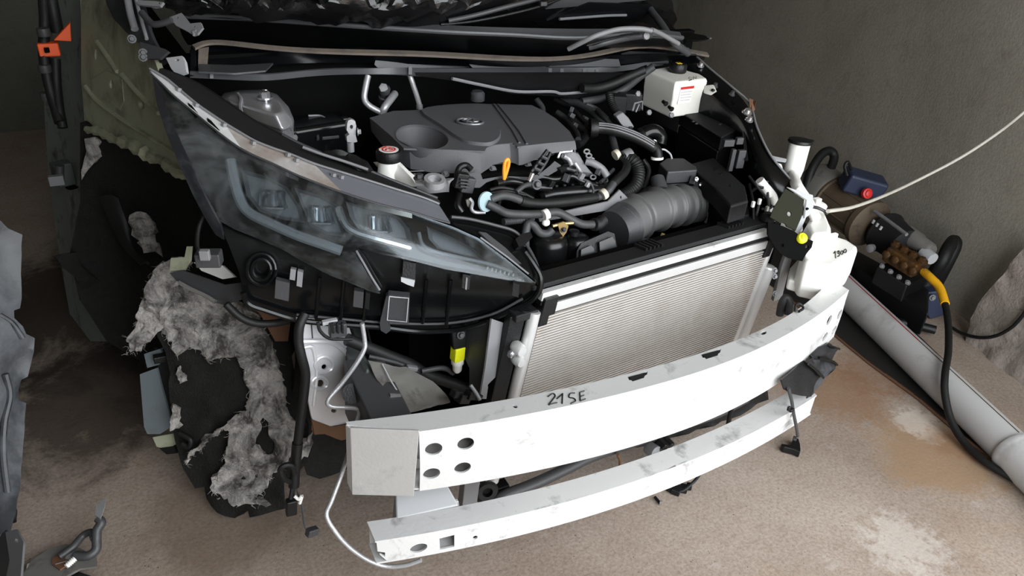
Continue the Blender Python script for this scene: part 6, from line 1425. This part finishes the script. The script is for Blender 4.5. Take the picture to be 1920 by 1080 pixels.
tube('base_tube', [Vector((m0.x - .05, m0.y + .05, .03)), Vector((b0.x - .1, b0.y - .02, .03)), Vector((b1.x + .02, b1.y - .12, .03))], .016, 'black', pw, 10)
prism('base_plate', [Vector((m0.x, m0.y + .12, .02)), Vector((m0.x - .1, m0.y - .02, .02)), Vector((b1.x - .06, b1.y - .12, .02)), Vector((b1.x + .1, b1.y, .02))], (0, 0, .10), 'black', pw, .01)
# black handles: two loops
tube('handle', [P(1512, 352, y=2.0), P(1522, 318, y=2.02), P(1540, 290, y=2.04), P(1556, 283, y=2.04), P(1564, 296, y=2.02), P(1552, 330, y=1.98), P(1545, 350, y=1.96)], .018, 'rubber', pw, 12)
tube('handle', [P(1720, 560, z=.05), P(1745, 520, z=.14), P(1766, 490, z=.22), P(1778, 466, z=.26), P(1788, 452, z=.27), P(1790, 462, z=.26), P(1776, 492, z=.2), P(1756, 530, z=.1)], .024, 'rubber', pw, 12)
prism('foot_block', [P(1716, 552, z=.10), P(1758, 546, z=.12), P(1776, 590, z=.02), P(1744, 600, z=.0)], (.06, .06, 0), 'blue', pw, .006)
bolt(P(1748, 558, z=.10), (-.5, -1, .2), .008, 'grey', pw)
ho2 = thing('pressure_hose', 'black pressure hose with yellow sleeve falling from the brass pump across the pipe', 'hose')
h_pts = [P(1730, 508, z=.22), P(1746, 522, z=.22), P(1762, 540, z=.21), P(1772, 570, z=.19), P(1778, 610, z=.165), P(1778, 660, z=.14), P(1772, 700, z=.125), P(1772, 740, z=.09), P(1784, 790, z=.045), P(1810, 832, z=.022), P(1850, 868, z=.02), P(1900, 898, z=.02), P(1960, 930, z=.02)]
tube('hose', h_pts[2:], .011, 'rubber', ho2, 12)
tube('yellow_sleeve', h_pts[:4], .0145, 'hose_yellow', ho2, 12)

# ------------------------------------------------------------------ left foreground: stored body panel and latch
fp = thing('stored_fender', 'dented dusty black fender standing at the left edge of the picture', 'fender')
fz_ = RB([(40, 430, 1.82), (60, 640, 1.74), (30, 920, 1.60), (-60, 500, 1.76), (-60, 900, 1.55), (20, 700, 1.70)])
sheet('panel', [(-160, 380), (0, 412), (20, 428), (48, 440), (44, 480), (38, 560), (36, 578), (24, 582), (22, 596), (40, 612), (48, 626), (66, 634), (64, 660), (54, 690), (50, 706), (38, 712), (32, 728), (34, 750), (50, 756), (48, 800), (42, 860), (38, 920), (32, 960), (22, 1000), (-160, 1010)], fz_, 'fender', fp, .006, step=16, wob=.02, wscale=6)
MB().tube(cr([fz_(a, c) + Vector((0, -.008, .004)) for a, c in ((12, 700), (20, 740), (10, 790), (8, 850), (16, 920))], 5), .007, 8).build('crease', 'fender', fp)
MB().tube(cr([fz_(a, c) + Vector((0, -.006, .004)) for a, c in ((0, 590), (22, 604), (36, 622), (44, 634))], 5), .006, 8).build('crease', 'fender', fp)
prism('standing_edge', [Vector((-.62, 1.62, 0)), Vector((-.42, 1.60, 0)), Vector((-.42, 1.64, 0)), Vector((-.62, 1.66, 0))], (0.0, 0, .06), 'black', fp, .002)
bb2 = thing('folded_bracket', 'grey folded steel bracket on the floor in the bottom left corner', 'bracket')
z0 = RB([(20, 1000, 1.50), (40, 1020, 1.44), (10, 1075, 1.40)], False)
sheet('face', [(10, 998), (30, 992), (44, 1016), (42, 1040), (38, 1090), (10, 1090), (18, 1050)], z0, 'grey', bb2, .005, step=8, holes=[oval(31, 1014, 3, 4.5, 12)])
sheet('side', [(-14, 1035), (10, 1000), (20, 1040), (12, 1090), (-14, 1090)], lambda a, c: z0(a, c) + Vector((0, .012, 0)), 'dkgrey', bb2, .005, step=8)
bj = thing('hood_latch', 'greasy bent steel latch with spring lying on the floor, bottom left', 'latch')
lz_ = .03
sheet('latch_plate', [(60, 1050), (96, 1026), (124, 1020), (150, 1028), (180, 1044), (182, 1062), (150, 1066), (120, 1082), (60, 1090), (40, 1080)], Zd(lz_), 'motor_grey', bj, .006, step=10)
sheet('rusty_plate', [(98, 1046), (120, 1036), (124, 1060), (112, 1068), (98, 1058)], Zd(lz_ + .006), 'rust', bj, .004)
tube('lever', [P(112, 1044, z=lz_ + .01), P(136, 1026, z=lz_ + .015), P(156, 1004, z=lz_ + .02), P(172, 998, z=lz_ + .03), P(176, 1010, z=.06)], .008, 'dkgrey', bj, 10)
tube('lever', [P(140, 1042, z=lz_ + .01), P(165, 1042, z=lz_ + .01), P(180, 1030, z=.045), P(181, 1010, z=.06), P(182, 994, z=.075), P(190, 980, z=.085), P(184, 972, z=.09)], .010, 'dkgrey', bj, 10)
sheet('lever_tip', [(178, 966), (180, 948), (198, 934), (196, 950), (188, 972)], Zd(.10), 'silver', bj, .004, step=8)
MB().tube([P(104, 1058, z=lz_ + .012), P(132, 1050, z=lz_ + .014)], .001, 4).build('spring_core', 'grey', bj)
bp_, br_ = coil([P(124, 1062, z=lz_ + .014), P(140, 1048, z=lz_ + .016)], .006, .004, amp=.2); MB().tube(bp_, br_, 10).build('spring', 'label_white', bj)
lathe('rivet', P(130, 1040, z=lz_), (0, 0, 1), [(.012, 0), (.012, .008), (.007, .01)], 'grey', bj)
sheet('dark_arm', [(50, 1088), (120, 1062), (200, 1090)], Zd(lz_ - .01), 'black', bj, .012)
# orange connector tags on the left pillar
og = thing('orange_connector', 'orange plastic connector on the left hinge pillar', 'connector')
box('lower_block', P(92, 92, y=2.38), (.05, .03, .035), 'orange', og, rot_xyz(0, 0, 0), .004)
prism('upper_wedge', D((100, 76, 2.36), (132, 42, 2.36), (134, 78, 2.36)), (0, .02, 0), 'orange', og, .002)
box('slot', P(88, 94, y=2.355), (.012, .01, .012), 'deep', og, None, .001)
bh = thing('door_harness', 'black taped harness hanging down the left hinge pillar', 'wire harness')
tube('harness', D((80, -20, 2.4), (84, 40, 2.4), (82, 100, 2.38), (90, 150, 2.36), (100, 190, 2.34), (112, 230, 2.3)), .014, 'rubber', bh, 10)
tube('harness', D((92, -20, 2.42), (100, 20, 2.4), (108, 60, 2.4)), .016, 'rubber', bh, 10)
tube('harness', D((104, 110, 2.38), (106, 160, 2.36), (112, 210, 2.32), (118, 240, 2.3)), .013, 'rubber', bh, 10)
for a, c in ((84, 128), (82, 60), (88, 180)): lathe('tape_band', P(a, c, y=2.365), (0, 0, 1), [(.016, -.01), (.017, 0), (.016, .01)], 'dkgrey', bh, 12)
# scraps on the floor between and below the bars
sc = thing('floor_scrap', 'black pump fitting lying on the floor between the two bars', 'fitting')
q = P(1278, 850, z=.03)
MB().lathe(P(1214, 838, z=.10), (.2, -1, .1), [(.016, 0), (.018, .006), (.018, .03), (.010, .034)], 18).build('ring', 'grey', sc)
for a, c, s_ in ((1240, 834, .03), (1248, 826, .022), (1232, 842, .024), (1256, 832, .018)): box('block', P(a, c, z=.10), (s_, s_, s_), 'black', sc, rot_xyz(20, 30, 20), .004)
cyl('stem', P(1244, 836, z=.10), P(1244, 836, z=.10) + Vector((0, .02, -.10)), .012, 'black', sc)
s2_ = thing('floor_scrap', 'black cable clip lying on the floor in front of the lower bar', 'clip')
for a, c, s_ in ((1268, 918, .03), (1282, 916, .022), (1292, 912, .016), (1256, 914, .02)): box('block', P(a, c, z=.010), (s_, s_ * .8, .018), 'black', s2_, rot_xyz(0, 0, 30 + a), .003)
tube('lead', [P(1262, 918, z=.012), P(1280, 920, z=.016), P(1300, 904, z=.03), P(1312, 890, z=.05)], .004, 'rubber', s2_, 8)
s3_ = thing('floor_scrap', 'small silver-tipped screw lying before the lower bar', 'screw')
cyl('shank', P(1228, 932, z=.006), P(1238, 944, z=.006), .004, 'black', s3_); lathe('head', P(1237, 942, z=.008), (1, -1, 0), [(.006, 0), (.006, .005)], 'chrome', s3_, 10)
rd = thing('support_rod', 'thin dark rod standing on the floor between the two bars', 'rod')
tube('rod', [P(1160, 885, z=.0), P(1163, 866, z=.08), P(1158, 852, z=.14)], .004, 'rust', rd, 8)
br2 = thing('splash_guard', 'dark splash guard strip behind the lower bar right side', 'splash guard')
sheet('strip', [(1180, 820), (1300, 790), (1390, 752), (1440, 726), (1440, 748), (1370, 786), (1290, 812), (1190, 838)], Yd(1.2), 'black', br2, .006, step=16, wob=.01)
cyl('strut', P(1362, 812, y=1.06), P(1376, 742, y=1.06), .006, 'black', br2)
tube('tube', D((1180, 822, 1.15), (1260, 802, 1.16), (1340, 778, 1.17), (1400, 748, 1.18)), .012, 'dkgrey', br2)
# ------------------------------------------------------------------ origins: every mesh at its own centre, every root at its base
def tidy():
    bpy.context.view_layer.update()
    roots = [o for o in SC.objects if o.parent is None and o.type in ('EMPTY', 'MESH')]
    wc = {}
    for o in SC.objects:
        if o.type == 'MESH':
            v = [o.matrix_world @ u.co for u in o.data.vertices]
            lo = Vector([min(q[i] for q in v) for i in range(3)]); hi = Vector([max(q[i] for q in v) for i in range(3)])
            wc[o.name] = (lo, hi)
    def gather(o):
        r = [wc[o.name]] if o.name in wc else []
        for c in o.children: r += gather(c)
        return r
    pos = {}
    for o in SC.objects:
        if o.type == 'EMPTY':
            g = gather(o)
            if g:
                lo = Vector([min(q[0][i] for q in g) for i in range(3)]); hi = Vector([max(q[1][i] for q in g) for i in range(3)])
                pos[o.name] = Vector(((lo.x + hi.x) / 2, (lo.y + hi.y) / 2, lo.z))
        elif o.name in wc and o.data.users == 1 and o.name not in ('floor',) and o.matrix_world.is_identity:
            pos[o.name] = (wc[o.name][0] + wc[o.name][1]) / 2
    for o in list(SC.objects):
        if o.name in pos:
            p = pos[o.name]
            if o.type == 'MESH': o.data.transform(Matrix.Translation(-p))
            par = o.parent
            o.location = p - (pos.get(par.name, Vector((0, 0, 0))) if par else Vector((0, 0, 0)))
        elif o.parent and o.parent.name in pos and o.type == 'MESH':
            o.location = o.location - pos[o.parent.name]
tidy()
